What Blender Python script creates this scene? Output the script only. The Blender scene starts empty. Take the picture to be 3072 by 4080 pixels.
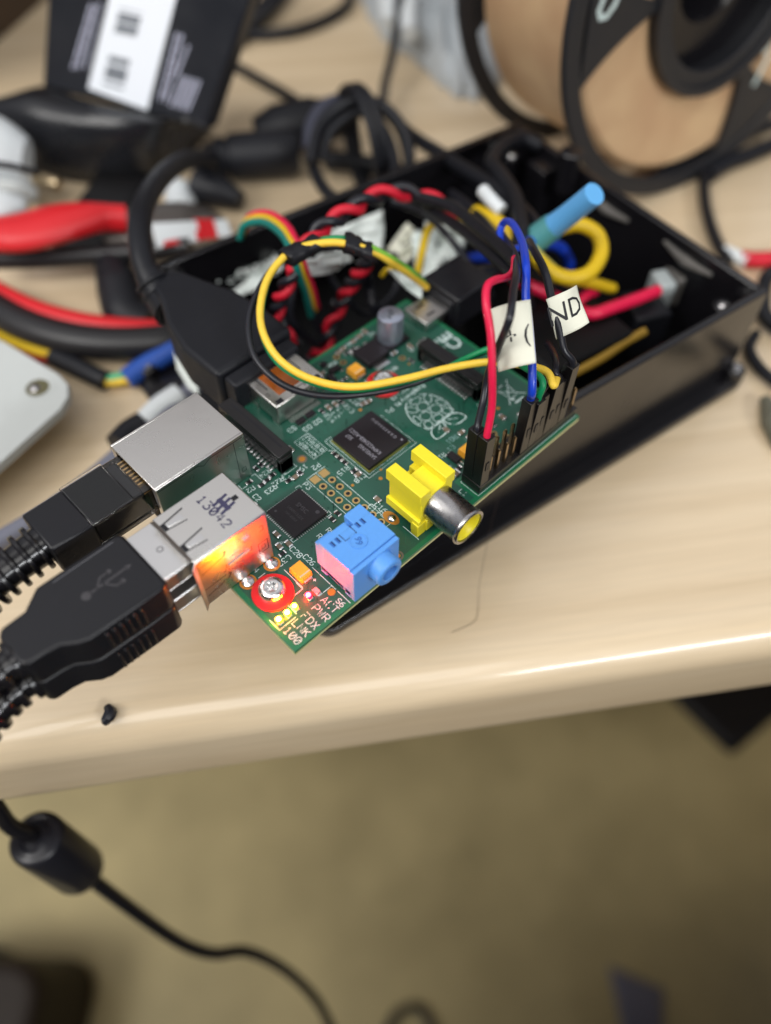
import bpy, bmesh, math, random
from mathutils import Vector, Matrix, noise
random.seed(7)
SC = bpy.context.scene
# ---------------------------------------------------------------- camera (1 unit = 1 mm)
SC.unit_settings.system = 'METRIC'
SC.unit_settings.scale_length = 0.001
CAMR = ((-0.7193, 0.6946, 0.0047), (0.5637, 0.5801, -0.5881), (-0.4061, -0.4160, -0.8137))
CAMC = Vector((119.163, 114.849, 137.194))
FPX = 3218.3
def _orth():
    f = Vector(CAMR[2]).normalized(); r = Vector(CAMR[0]); r = (r - f * r.dot(f)).normalized(); d = f.cross(r)
    return r, d, f
CR, CD, CF = _orth()
cam = bpy.data.cameras.new('camera'); camo = bpy.data.objects.new('camera', cam); SC.collection.objects.link(camo)
m = Matrix.Identity(4)
for i in range(3):
    m[i][0] = CR[i]; m[i][1] = -CD[i]; m[i][2] = -CF[i]; m[i][3] = CAMC[i]
camo.matrix_world = m
cam.sensor_fit = 'VERTICAL'; cam.sensor_height = 36; cam.sensor_width = 36; cam.lens = FPX / 4080 * 36
cam.clip_start = 5; cam.clip_end = 20000
cam.dof.use_dof = True; cam.dof.focus_distance = 163
cam.dof.aperture_fstop = cam.lens * 0.001 / (2 * 2.6)
SC.camera = camo
# ---------------------------------------------------------------- room light
SC.view_settings.view_transform = 'Standard'; SC.view_settings.look = 'None'
SC.view_settings.exposure = 0.0; SC.view_settings.gamma = 1; SC.view_settings.use_curve_mapping = False
SC.render.engine = 'CYCLES'
w = bpy.data.worlds.new('World'); SC.world = w; w.use_nodes = True
nt = w.node_tree; nt.nodes.clear()
wo = nt.nodes.new('ShaderNodeOutputWorld'); bg = nt.nodes.new('ShaderNodeBackground'); tc = nt.nodes.new('ShaderNodeTexCoord')
sx = nt.nodes.new('ShaderNodeSeparateXYZ'); cr = nt.nodes.new('ShaderNodeValToRGB')
nt.links.new(tc.outputs['Generated'], sx.inputs[0]); mp = nt.nodes.new('ShaderNodeMapRange'); mp.inputs[1].default_value = -1
nt.links.new(sx.outputs[2], mp.inputs[0]); nt.links.new(mp.outputs[0], cr.inputs[0]); nt.links.new(cr.outputs[0], bg.inputs[0]); nt.links.new(bg.outputs[0], wo.inputs[0])
e = cr.color_ramp.elements
e[0].position = 0.3; e[0].color = (.05, .047, .045, 1); e[1].position = 0.9; e[1].color = (.86, .86, .89, 1)
q = e.new(.5); q.color = (.12, .12, .13, 1); q = e.new(.68); q.color = (.36, .37, .42, 1)
vm = nt.nodes.new('ShaderNodeVectorMath'); vm.operation = 'DOT_PRODUCT'; vm.inputs[1].default_value = (.576, .817, 0); nt.links.new(tc.outputs['Generated'], vm.inputs[0])
m2_ = nt.nodes.new('ShaderNodeMapRange'); m2_.inputs[1].default_value = -.5; m2_.inputs[2].default_value = .35; m2_.inputs[3].default_value = 1.0; m2_.inputs[4].default_value = .16   # the room behind the photographer is darker than the wall side
nt.links.new(vm.outputs['Value'], m2_.inputs[0]); nt.links.new(m2_.outputs[0], bg.inputs[1])
def area(name, loc, target, sx_, sy_, power, col):
    l = bpy.data.lights.new(name, 'AREA'); l.shape = 'RECTANGLE'; l.size = sx_; l.size_y = sy_; l.energy = power; l.color = col
    o = bpy.data.objects.new(name, l); SC.collection.objects.link(o); o.location = loc
    o.rotation_euler = (Vector(target) - Vector(loc)).to_track_quat('-Z', 'Y').to_euler(); return o
area('ceiling_tube', (820, -420, 1500), (40, 20, 0), 1300, 900, 4.5e6, (1, .98, .95))
area('ceiling_tube', (760, 640, 1500), (60, 20, 0), 1300, 800, 13.5e6, (1, .98, .95))
area('ceiling_tube', (1650, -330, 1500), (100, -50, -300), 900, 700, 23e6, (1, .98, .95))
area('window_light', (210, 1734, 960), (40, 80, -30), 900, 110, 18e6, (.96, .98, 1))
# ---------------------------------------------------------------- helpers
def ray(u, v): return CF + CR * ((u - 1536) / FPX) + CD * ((v - 2040) / FPX)
def P(u, v, z):
    d = ray(u, v); return CAMC + d * ((z - CAMC.z) / d.z)
def PD(u, v, dep): return CAMC + ray(u, v) * dep
def PP(u, v, pt, n):
    d = ray(u, v); n = Vector(n); return CAMC + d * ((Vector(pt) - CAMC).dot(n) / d.dot(n))
def srgb(r, g, b):
    f = lambda c: (c / 255 / 12.92) if c / 255 <= .04045 else ((c / 255 + .055) / 1.055) ** 2.4
    return (f(r), f(g), f(b))
def mat(name, col, rough=.5, metal=0, coat=0, bump=0, bscale=1.0, var=0, vscale=.3, rvar=0, spec=.5, trans=0, emit=None, estr=0, sss=0, alpha=1, ior=1.45):
    mt = bpy.data.materials.new(name); mt.use_nodes = True; t = mt.node_tree; b = t.nodes['Principled BSDF']
    b.inputs['Base Color'].default_value = (*col, 1); b.inputs['Roughness'].default_value = rough; b.inputs['Metallic'].default_value = metal
    b.inputs['Coat Weight'].default_value = coat; b.inputs['Coat Roughness'].default_value = .12
    b.inputs['Specular IOR Level'].default_value = spec; b.inputs['Transmission Weight'].default_value = trans; b.inputs['IOR'].default_value = ior
    b.inputs['Alpha'].default_value = alpha
    if sss: b.inputs['Subsurface Weight'].default_value = sss; b.inputs['Subsurface Radius'].default_value = (2, 2, 2); b.inputs['Subsurface Scale'].default_value = .6
    if emit: b.inputs['Emission Color'].default_value = (*emit, 1); b.inputs['Emission Strength'].default_value = estr
    if var or rvar or bump:
        c = t.nodes.new('ShaderNodeTexCoord'); n = t.nodes.new('ShaderNodeTexNoise'); n.inputs['Scale'].default_value = vscale; n.inputs['Detail'].default_value = 6
        n.inputs['Roughness'].default_value = .65
        t.links.new(c.outputs['Object'], n.inputs[0])
        if var:
            r = t.nodes.new('ShaderNodeMapRange'); r.inputs[1].default_value = .3; r.inputs[2].default_value = .7
            r.inputs[3].default_value = 1 - var; r.inputs[4].default_value = 1 + var
            t.links.new(n.outputs[0], r.inputs[0]); h = t.nodes.new('ShaderNodeVectorMath'); h.operation = 'SCALE'; h.inputs[0].default_value = col
            t.links.new(r.outputs[0], h.inputs['Scale']); t.links.new(h.outputs[0], b.inputs['Base Color'])
        if rvar:
            r = t.nodes.new('ShaderNodeMapRange'); r.inputs[1].default_value = .3; r.inputs[2].default_value = .7
            r.inputs[3].default_value = max(.03, rough - rvar); r.inputs[4].default_value = min(1, rough + rvar)
            t.links.new(n.outputs[0], r.inputs[0]); t.links.new(r.outputs[0], b.inputs['Roughness'])
        if bump:
            n2 = t.nodes.new('ShaderNodeTexNoise'); n2.inputs['Scale'].default_value = bscale; n2.inputs['Detail'].default_value = 4
            t.links.new(c.outputs['Object'], n2.inputs[0]); bp_ = t.nodes.new('ShaderNodeBump'); bp_.inputs['Strength'].default_value = 1; bp_.inputs['Distance'].default_value = bump
            t.links.new(n2.outputs[0], bp_.inputs['Height']); t.links.new(bp_.outputs[0], b.inputs['Normal'])
    return mt
def smooth_path(pts, sub=8, closed=False):
    pts = [Vector(q) for q in pts]
    if len(pts) < 3 and not closed: return [pts[0].lerp(pts[-1], i / sub) for i in range(sub + 1)]
    out = []; n = len(pts); rng = n if closed else n - 1
    for i in range(rng):
        if closed: a, b, c, d = pts[(i - 1) % n], pts[i], pts[(i + 1) % n], pts[(i + 2) % n]
        else: a = pts[i - 1] if i else pts[0] * 2 - pts[1]; b = pts[i]; c = pts[i + 1]; d = pts[i + 2] if i + 2 < n else pts[-1] * 2 - pts[-2]
        for k in range(sub):
            t = k / sub; t2 = t * t; t3 = t2 * t
            out.append(.5 * ((2 * b) + (c - a) * t + (2 * a - 5 * b + 4 * c - d) * t2 + (3 * b - a - 3 * c + d) * t3))
    if not closed: out.append(pts[-1])
    return out
def frames(path):
    T = []
    for i in range(len(path)):
        a = path[max(0, i - 1)]; b = path[min(len(path) - 1, i + 1)]; v = b - a
        T.append(v.normalized() if v.length > 1e-9 else Vector((0, 0, 1)))
    n = T[0].orthogonal().normalized(); out = []
    for i, t in enumerate(T):
        n = (n - t * n.dot(t)); n = n.normalized() if n.length > 1e-6 else t.orthogonal().normalized()
        out.append((path[i], t, n, t.cross(n)))
    return out
def helix(pts, r, pitch, ph, sub=10):
    p_ = smooth_path(pts, sub); out = []; s = 0
    fr = frames(p_)
    for i, (c, t, n, b) in enumerate(fr):
        if i: s += (c - fr[i - 1][0]).length
        a = ph + 2 * math.pi * s / pitch + 1.1 * math.sin(s / 13 + pitch); out.append(c + n * math.cos(a) * r + b * math.sin(a) * r)
    return out
class MB:
    def __init__(s, M=None): s.v = []; s.f = []; s.M = M or Matrix.Identity(4)
    def add(s, vs, fs):
        k = len(s.v); s.v += [s.M @ Vector(v) for v in vs]; s.f += [tuple(i + k for i in f) for f in fs]; return s
    def box(s, x0, x1, y0, y1, z0, z1):
        return s.add([(x0, y0, z0), (x1, y0, z0), (x1, y1, z0), (x0, y1, z0), (x0, y0, z1), (x1, y0, z1), (x1, y1, z1), (x0, y1, z1)],
                     [(0, 3, 2, 1), (4, 5, 6, 7), (0, 1, 5, 4), (1, 2, 6, 5), (2, 3, 7, 6), (3, 0, 4, 7)])
    def hexa(s, lo, hi):
        return s.add(list(lo) + list(hi), [(0, 3, 2, 1), (4, 5, 6, 7), (0, 1, 5, 4), (1, 2, 6, 5), (2, 3, 7, 6), (3, 0, 4, 7)])
    def prism(s, poly, z0, z1, poly1=None):
        n = len(poly); poly1 = poly1 or poly
        return s.add([(x, y, z0) for x, y in poly] + [(x, y, z1) for x, y in poly1],
                     [tuple(range(n - 1, -1, -1)), tuple(range(n, 2 * n))] + [(i, (i + 1) % n, n + (i + 1) % n, n + i) for i in range(n)])
    def cyl(s, a, b, r0, r1=None, n=24, caps=True):
        return s.tube([a, b], [r0, r0 if r1 is None else r1], n, 1, caps=caps)
    def tube(s, pts, r, n=12, sub=8, closed=False, caps=True, raw=False):
        path = [Vector(q) for q in pts] if (raw or (sub == 1 and not closed)) else smooth_path(pts, sub, closed)
        m_ = len(path)
        if isinstance(r, (list, tuple)):
            rr = []
            for i in range(m_):
                t = i / (m_ - 1) * (len(r) - 1); k = min(int(t), len(r) - 2); rr.append(r[k] + (r[k + 1] - r[k]) * (t - k))
        else: rr = [r] * m_
        vs = []; fs = []
        for i, (c, t, nn, bb) in enumerate(frames(path)):
            for k in range(n):
                a = 2 * math.pi * k / n; vs.append(c + nn * math.cos(a) * rr[i] + bb * math.sin(a) * rr[i])
        for i in range(m_ - 1 + (1 if closed else 0)):
            j = (i + 1) % m_
            for k in range(n): fs.append((i * n + k, i * n + (k + 1) % n, j * n + (k + 1) % n, j * n + k))
        if caps and not closed: fs.append(tuple(range(n - 1, -1, -1))); fs.append(tuple((m_ - 1) * n + k for k in range(n)))
        return s.add(vs, fs)
    def lathe(s, prof, o, ax, n=40, xdir=None):
        # prof list (r, t); closed loop if first==last
        ax = Vector(ax).normalized(); o = Vector(o); u = ax.orthogonal().normalized(); w_ = ax.cross(u); vs = []; fs = []
        for (r, t) in prof:
            for k in range(n):
                a = 2 * math.pi * k / n; vs.append(o + ax * t + (u * math.cos(a) + w_ * math.sin(a)) * r)
        for i in range(len(prof) - 1):
            for k in range(n): fs.append((i * n + k, i * n + (k + 1) % n, (i + 1) * n + (k + 1) % n, (i + 1) * n + k))
        return s.add(vs, fs)
    def ribbon(s, pts, wd, z=0, th=0, closed=False):
        pts = [Vector((q[0], q[1], 0)) for q in pts]; n = len(pts); L = []; R_ = []
        for i in range(n):
            a = pts[i - 1] if (i or closed) else pts[0]; b = pts[(i + 1) % n] if (i < n - 1 or closed) else pts[-1]
            t = (b - a)
            if i and i < n - 1 or closed:
                t = (pts[i] - a).normalized() + (b - pts[i]).normalized()
            if t.length < 1e-9: t = Vector((1, 0, 0))
            t.normalize(); q = Vector((-t.y, t.x, 0)) * wd / 2; L.append(pts[i] + q); R_.append(pts[i] - q)
        if not closed:
            pass
        vs = [(p_.x, p_.y, z) for p_ in R_] + [(p_.x, p_.y, z) for p_ in L]
        fs = [(i, (i + 1) % n, n + (i + 1) % n, n + i) for i in range(n if closed else n - 1)]
        return s.add(vs, fs)
    def disc(s, x, y, z, r, n=20, r0=0):
        if r0 == 0: return s.add([(x + r * math.cos(2 * math.pi * k / n), y + r * math.sin(2 * math.pi * k / n), z) for k in range(n)], [tuple(range(n))])
        vs = [(x + q * math.cos(2 * math.pi * k / n), y + q * math.sin(2 * math.pi * k / n), z) for q in (r0, r) for k in range(n)]
        return s.add(vs, [(k, n + k, n + (k + 1) % n, (k + 1) % n) for k in range(n)])
    def build(s, name, m_, parent=None, org=None, bevel=0, seg=2, smooth=True, ang=.6, thick=0):
        org = Vector(org) if org is not None else Vector((0, 0, 0))
        me = bpy.data.meshes.new(name); me.from_pydata([v - org for v in s.v], [], s.f)
        me.validate(); me.update()
        bm = bmesh.new(); bm.from_mesh(me); bmesh.ops.recalc_face_normals(bm, faces=bm.faces) if not getattr(s, 'flat', False) else None
        bm.to_mesh(me); bm.free()
        if smooth:
            me.shade_smooth(); me.set_sharp_from_angle(angle=ang)
        me.materials.append(m_); o = bpy.data.objects.new(name, me); SC.collection.objects.link(o)
        o.location = org
        if parent is not None: attach(o, parent)
        if thick:
            q = o.modifiers.new('thick', 'SOLIDIFY'); q.thickness = thick; q.offset = 0
        if bevel:
            q = o.modifiers.new('bevel', 'BEVEL'); q.width = bevel; q.segments = seg; q.limit_method = 'ANGLE'; q.angle_limit = .6; q.harden_normals = False
        return o
WP = {}
def attach(o, parent):
    w_ = WP.get(o.name, o.location.copy()); WP[o.name] = w_
    pw = WP.get(parent.name, parent.location.copy())
    o.parent = parent; o.location = w_ - pw
def tag(o, label=None, cat=None, group=None, kind=None):
    if label: o['label'] = label
    if cat: o['category'] = cat
    if group: o['group'] = group
    if kind: o['kind'] = kind
    return o
def thing(name, loc, label, cat, group=None):
    o = bpy.data.objects.new(name, None); SC.collection.objects.link(o); o.location = Vector(loc); o.empty_display_size = 3
    WP[o.name] = Vector(loc); return tag(o, label, cat, group)
def copy_part(src, loc, parent, name=None):
    c = src.copy(); SC.collection.objects.link(c); c.parent = parent; c.location = Vector(loc) - WP[parent.name]; WP[c.name] = Vector(loc); return c
# plotted stroke lettering, on a 4 x 6 grid
ST = {'0': [[(1, 0), (0, 1.5), (0, 4.5), (1, 6), (3, 6), (4, 4.5), (4, 1.5), (3, 0), (1, 0)], [(.4, 1), (3.6, 5)]], '1': [[(.8, 4.6), (2, 6), (2, 0)], [(.6, 0), (3.4, 0)]],
 '2': [[(0, 4.8), (1, 6), (3, 6), (4, 5), (4, 3.8), (0, 0), (4, 0)]], '3': [[(0, 6), (4, 6), (2, 3.6), (3.2, 3.4), (4, 2.4), (4, 1), (3, 0), (1, 0), (0, 1)]],
 '4': [[(3, 0), (3, 6), (0, 2), (4, 2)]], '5': [[(4, 6), (0, 6), (0, 3.5), (3, 3.5), (4, 2.6), (4, 1), (3, 0), (0, 0)]],
 '6': [[(3.5, 6), (1, 5), (0, 3), (0, 1), (1, 0), (3, 0), (4, 1), (4, 2.4), (3, 3.2), (1, 3.2), (0, 2.3)]], '7': [[(0, 6), (4, 6), (1.5, 0)]],
 '8': [[(1, 3.2), (0, 4.2), (0, 5), (1, 6), (3, 6), (4, 5), (4, 4.2), (3, 3.2), (1, 3.2), (0, 2.2), (0, 1), (1, 0), (3, 0), (4, 1), (4, 2.2), (3, 3.2)]],
 '9': [[(.5, 0), (3, 1), (4, 3), (4, 5), (3, 6), (1, 6), (0, 5), (0, 3.7), (1, 2.8), (3, 2.8), (4, 3.7)]],
 'A': [[(0, 0), (2, 6), (4, 0)], [(.7, 2), (3.3, 2)]], 'C': [[(4, 5), (3, 6), (1, 6), (0, 5), (0, 1), (1, 0), (3, 0), (4, 1)]],
 'D': [[(0, 0), (0, 6), (2.4, 6), (4, 4.5), (4, 1.5), (2.4, 0), (0, 0)]], 'F': [[(0, 0), (0, 6), (4, 6)], [(0, 3.2), (3, 3.2)]], 'E': [[(4, 0), (0, 0), (0, 6), (4, 6)], [(0, 3.2), (3, 3.2)]],
 'G': [[(4, 5), (3, 6), (1, 6), (0, 5), (0, 1), (1, 0), (3, 0), (4, 1), (4, 3), (2.3, 3)]], 'K': [[(0, 0), (0, 6)], [(4, 6), (0, 2.6)], [(1.2, 3.6), (4, 0)]],
 'L': [[(0, 6), (0, 0), (4, 0)]], 'N': [[(0, 0), (0, 6), (4, 0), (4, 6)]], 'P': [[(0, 0), (0, 6), (3, 6), (4, 5), (4, 3.8), (3, 2.8), (0, 2.8)]],
 'R': [[(0, 0), (0, 6), (3, 6), (4, 5), (4, 3.8), (3, 2.8), (0, 2.8)], [(2, 2.8), (4, 0)]], 'S': [[(4, 5), (3, 6), (1, 6), (0, 5), (0, 4), (1, 3.2), (3, 2.9), (4, 2), (4, 1), (3, 0), (1, 0), (0, 1)]],
 'T': [[(0, 6), (4, 6)], [(2, 6), (2, 0)]], 'U': [[(0, 6), (0, 1), (1, 0), (3, 0), (4, 1), (4, 6)]], 'W': [[(0, 6), (1, 0), (2, 4), (3, 0), (4, 6)]], 'X': [[(0, 0), (4, 6)], [(0, 6), (4, 0)]],
 'M': [[(0, 0), (0, 6), (2, 3), (4, 6), (4, 0)]], '+': [[(0, 3), (4, 3)], [(2, 1), (2, 5)]], '-': [[(.6, 3), (3.4, 3)]], '.': [[(1.8, 0), (2.2, .4)]], 'J': [[(4, 6), (4, 1), (3, 0), (1, 0), (0, 1)]], 'V': [[(0, 6), (2, 0), (4, 6)]]}
def plot(mb, s_, cx, cy, h, rot=0, wd=.16, z=.012, adv=5.6, asp=1.0):
    """stroke text centred on cx, cy; rot in degrees"""
    k = h / 6; kx = k * asp; a = math.radians(rot); ca, sa = math.cos(a), math.sin(a); W_ = (len(s_) * adv - (adv - 4)) * kx
    for i, ch in enumerate(s_):
        for st in ST.get(ch, []):
            pts = [((x + i * adv) * kx - W_ / 2, y * k - h / 2) for x, y in st]
            pts = [(cx + x * ca - y * sa, cy + x * sa + y * ca) for x, y in pts]
            mb.ribbon(pts, wd, z)
def text_mesh(s_, size, offset=0.0):
    c = bpy.data.curves.new('t', 'FONT'); c.body = s_; c.size = size; c.align_x = 'CENTER'; c.align_y = 'CENTER'; c.offset = offset; c.resolution_u = 2
    o = bpy.data.objects.new('t', c); SC.collection.objects.link(o); dg = bpy.context.evaluated_depsgraph_get(); dg.update()
    me = bpy.data.meshes.new_from_object(o.evaluated_get(dg)); vs = [v.co.copy() for v in me.vertices]; fs = [tuple(p_.vertices) for p_ in me.polygons]
    bpy.data.objects.remove(o); bpy.data.curves.remove(c); bpy.data.meshes.remove(me); return vs, fs
def put_text(mb, s_, size, cx, cy, z, rot=0, sxx=1, offset=0):
    vs, fs = text_mesh(s_, size, offset); a = math.radians(rot)
    mb.add([(cx + v.x * sxx * math.cos(a) - v.y * math.sin(a), cy + v.x * sxx * math.sin(a) + v.y * math.cos(a), z) for v in vs], fs)
# ---------------------------------------------------------------- materials
M = {}
M['blk'] = mat('black_plastic', srgb(24, 24, 28), .34, spec=.42, rvar=.06, vscale=.25, bump=.02, bscale=6)
M['blkgloss'] = mat('glossy_black_plastic', srgb(24, 23, 26), .2, rvar=.06, vscale=.1)
M['blkmatte'] = mat('matte_black_rubber', srgb(24, 25, 30), .46, spec=.35, rvar=.06, vscale=.2, bump=.03, bscale=4)
M['blkwire'] = mat('black_wire', srgb(28, 29, 36), .33)
M['header'] = mat('header_plastic', srgb(22, 20, 21), .3, spec=.6)
M['ic'] = mat('chip_plastic', srgb(33, 29, 33), .4, spec=.35, rvar=.05, vscale=1.5, bump=.006, bscale=20)
M['silver'] = mat('plated_steel', (.68, .66, .63), .3, 1, rvar=.05, vscale=.12, var=.04, bump=.006, bscale=.4)
M['silver2'] = mat('bright_steel', (.72, .71, .70), .32, 1, rvar=.03, vscale=.1, var=.03)
M['nickel'] = mat('worn_nickel', (.42, .41, .41), .27, 1, rvar=.08, vscale=.5, var=.14, bump=.008, bscale=1.5)
M['solder'] = mat('solder', (.8, .8, .8), .22, 1, bump=.05, bscale=2)
M['gold'] = mat('gold_plate', (.70, .47, .19), .3, 1)
M['pingold'] = mat('pin_plate', (.42, .31, .18), .3, 1)
M['copperpad'] = mat('copper_pad', srgb(205, 140, 60), .35, .6)
M['fr4'] = mat('fibreglass', srgb(205, 200, 145), .6, var=.15, vscale=2)
M['mask'] = mat('solder_mask_margin', (.010, .145, .062), .3, coat=.2)
M['trace'] = mat('masked_copper', (.014, .082, .054), .32, coat=.2)
M['silk'] = mat('white_lettering_ink', srgb(205, 222, 220), .6)
M['silkdim'] = mat('faint_lettering', srgb(132, 168, 165), .6)
M['kapton'] = mat('orange_film', srgb(150, 78, 25), .15, coat=.5, var=.3, vscale=.4)
M['tant'] = mat('orange_capacitor', srgb(235, 165, 50), .5, var=.06, vscale=1)
M['yel'] = mat('yellow_plastic', srgb(238, 221, 46), .42, sss=.15, rvar=.1, vscale=1.5, var=.03, bump=.015, bscale=5)
M['blue'] = mat('light_blue_plastic', srgb(92, 155, 228), .45, sss=.15, rvar=.1, vscale=1.5, var=.03, bump=.015, bscale=5)
M['blued'] = mat('blue_marking', srgb(52, 104, 180), .5)
M['redw'] = mat('red_fibre_washer', srgb(205, 30, 35), .4)
M['chipcer'] = mat('ceramic_chip', srgb(120, 105, 90), .5)
M['chipres'] = mat('resistor_film', srgb(22, 22, 24), .35)
M['wred'] = mat('red_wire', srgb(218, 24, 70), .42, coat=.1, sss=.1, var=.06, vscale=.3, rvar=.1, bump=.04, bscale=.8)
M['wred2'] = mat('scarlet_wire', srgb(200, 22, 46), .55, var=.08, vscale=.4)
M['wyel'] = mat('yellow_wire', srgb(238, 200, 66), .45, var=.09, vscale=.25, rvar=.1, bump=.04, bscale=.8)
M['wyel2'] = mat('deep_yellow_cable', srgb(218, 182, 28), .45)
M['wgrn'] = mat('green_wire', srgb(8, 135, 82), .4)
M['wlgrn'] = mat('lime_wire', srgb(130, 190, 70), .4)
M['wteal'] = mat('teal_wire', srgb(20, 120, 110), .4)
M['wblu'] = mat('blue_wire', srgb(18, 62, 190), .35, coat=.2)
M['paper'] = mat('paper_tape', srgb(222, 222, 205), .7, bump=.05, bscale=.4)
M['paperw'] = mat('white_tape', srgb(232, 240, 236), .5, bump=.3, bscale=.12)
M['ink'] = mat('black_ink', srgb(25, 25, 30), .6)
M['clear'] = mat('clear_polycarbonate', (.85, .83, .82), .06, trans=1, ior=1.5)
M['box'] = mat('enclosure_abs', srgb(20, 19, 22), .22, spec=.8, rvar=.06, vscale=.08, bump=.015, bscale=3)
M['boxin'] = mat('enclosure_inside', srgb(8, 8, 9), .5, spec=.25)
M['white'] = mat('white_plastic', srgb(215, 220, 222), .4)
M['grey'] = mat('grey_plastic', srgb(190, 194, 192), .5, var=.05, vscale=.03)
M['brass'] = mat('brass', (.6, .47, .3), .3, 1)
# ================================================================ desk and floor
DE = Vector((71.1, 62.7, -36)); DD = Vector((-.817, .576, 0)).normalized(); DN = Vector((.576, .817, 0)).normalized()
def wood():
    mt = bpy.data.materials.new('pale_wood_laminate'); mt.use_nodes = True; t = mt.node_tree; b = t.nodes['Principled BSDF']
    c = t.nodes.new('ShaderNodeTexCoord'); mpp = t.nodes.new('ShaderNodeMapping'); t.links.new(c.outputs['Object'], mpp.inputs[0]); mpp.inputs['Scale'].default_value = (.005, .085, .085)
    n = t.nodes.new('ShaderNodeTexNoise'); n.inputs['Scale'].default_value = 1; n.inputs['Detail'].default_value = 8; n.inputs['Distortion'].default_value = .8; t.links.new(mpp.outputs[0], n.inputs[0])
    m2 = t.nodes.new('ShaderNodeMapping'); t.links.new(c.outputs['Object'], m2.inputs[0]); m2.inputs['Scale'].default_value = (.05, .9, .9)
    n2 = t.nodes.new('ShaderNodeTexNoise'); n2.inputs['Scale'].default_value = 1; n2.inputs['Detail'].default_value = 4; t.links.new(m2.outputs[0], n2.inputs[0])
    r = t.nodes.new('ShaderNodeValToRGB'); r.color_ramp.elements[0].position = .35; r.color_ramp.elements[0].color = (*srgb(204, 182, 149), 1)
    r.color_ramp.elements[1].position = .66; r.color_ramp.elements[1].color = (*srgb(217, 197, 166), 1); t.links.new(n.outputs[0], r.inputs[0])
    mx = t.nodes.new('ShaderNodeMixRGB'); mx.blend_type = 'MULTIPLY'; r2 = t.nodes.new('ShaderNodeMapRange'); r2.inputs[1].default_value = .3; r2.inputs[2].default_value = .7; r2.inputs[3].default_value = .95; r2.inputs[4].default_value = 1.03
    t.links.new(n2.outputs[0], r2.inputs[0]); mx.inputs[0].default_value = 1; t.links.new(r.outputs[0], mx.inputs[1]); t.links.new(r2.outputs[0], mx.inputs[2]); t.links.new(mx.outputs[0], b.inputs['Base Color'])
    b.inputs['Roughness'].default_value = .36; b.inputs['Coat Weight'].default_value = .6; b.inputs['Coat Roughness'].default_value = .1
    return mt
M['wood'] = wood()
desk = thing('desk', (0, 0, 0), 'pale wood grain desk with a rounded front edge under all the electronics', 'desk')
mb = MB()
prof = [(-900, 0)] + [(-80, 0)] + [(-9 + 9 * math.sin(a), -9 + 9 * math.cos(a)) for a in [i * math.pi / 2 / 10 for i in range(11)]] + [(0, -24)] + [(-3 + 3 * math.cos(a), -26 - 3 * math.sin(a)) for a in [i * math.pi / 2 / 4 for i in range(5)]] + [(-900, -29)]
L0, L1 = -500, 700
mb.v = [Vector((x, y, z)) for x in (L0, L1) for y, z in prof]; n = len(prof)
mb.f = [tuple(range(n - 1, -1, -1)), tuple(range(n, 2 * n))] + [(i, (i + 1) % n, n + (i + 1) % n, n + i) for i in range(n)]
top = mb.build('desktop', M['wood'])
top.rotation_euler = (0, 0, math.atan2(DD.y, DD.x)); 
# local +Y must point outwards (DN): DD x DN orientation
top.scale = (1, 1 if DD.cross(DN).z > 0 else -1, 1)
attach(top, desk); top.location = DE
KM = Matrix(((DD.x, DN.x, 0, 0), (DD.y, DN.y, 0, 0), (0, 0, 1, 0), (0, 0, 0, 1)))
MB(KM).box(485, 560, -760, 60, -758, -66).build('shade_panel', M['wood'], desk, bevel=2)  # unseen panel added to block side light under the desk
M['floor'] = mat('shade_mottled_vinyl_floor', srgb(190, 175, 130), .5, var=.24, vscale=.006, rvar=.1)  # soft patches of shade put into the floor colour as broad noise
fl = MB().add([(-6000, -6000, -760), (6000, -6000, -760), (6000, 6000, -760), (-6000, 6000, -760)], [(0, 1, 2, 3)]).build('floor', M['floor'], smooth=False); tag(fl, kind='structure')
M['wall'] = mat('brown_wall', srgb(70, 55, 42), .7)
wl = MB(Matrix.Translation(DE) @ Matrix.Rotation(math.atan2(DD.y, DD.x), 4, 'Z')).box(-500, 700, 905 * -1 if DD.cross(DN).z > 0 else 902, -902 if DD.cross(DN).z > 0 else 905, -758, 900)
wl = wl.build('back_wall', M['wall'], smooth=False); tag(wl, kind='structure')
# ================================================================ circuit board
pcb = thing('circuit_board', (0, 0, 0), 'green single board computer with lit corner lights and a blue and a yellow socket', 'circuit board')
def part(mb, name, m_, **k): return mb.build(name, m_, pcb, **k)
sub_ = part(MB().box(0, 85, 0, 56, -1.6, -.9), 'substrate', M['fr4'], bevel=.05)
mk = part(MB().box(-.01, 85.01, -.01, 56.01, -.9, 0), 'solder_mask', M['mask'], bevel=.06)
cu = MB(); g = .9
# masked copper pours, with gaps between them
cu.prism([(1, 1), (84, 1), (84, 49.8), (84, 55), (34.6, 55), (34.6, 49.2), (1, 49.2)], .0, .01); 
cu = part(cu, 'copper_pour', M['trace'], smooth=False)
tr = MB(); rng = random.Random(3)
for i in range(170):
    x, y = rng.uniform(2, 83), rng.uniform(3, 54); pts = [(x, y)]; d = rng.choice([0, 90, 180, 270]); 
    for k in range(rng.randint(2, 4)):
        L_ = rng.uniform(1.5, 7); x += L_ * math.cos(math.radians(d)); y += L_ * math.sin(math.radians(d)); x = min(83, max(2, x)); y = min(54, max(2, y)); pts.append((x, y)); d += rng.choice([-45, 45])
    for o_ in range(rng.choice([1, 1, 3])):
        tr.ribbon([(a + o_ * .35, b + o_ * .35) for a, b in pts], .14, .016)
M['trace2'] = mat('masked_track', (.011, .105, .066), .3, coat=.3)
part(tr, 'tracks', M['trace2'], smooth=False)
v_ = MB()
for i in range(230):
    x, y = rng.uniform(2, 83), rng.uniform(2, 54); v_.disc(x, y, .02, .26, 8)
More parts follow.
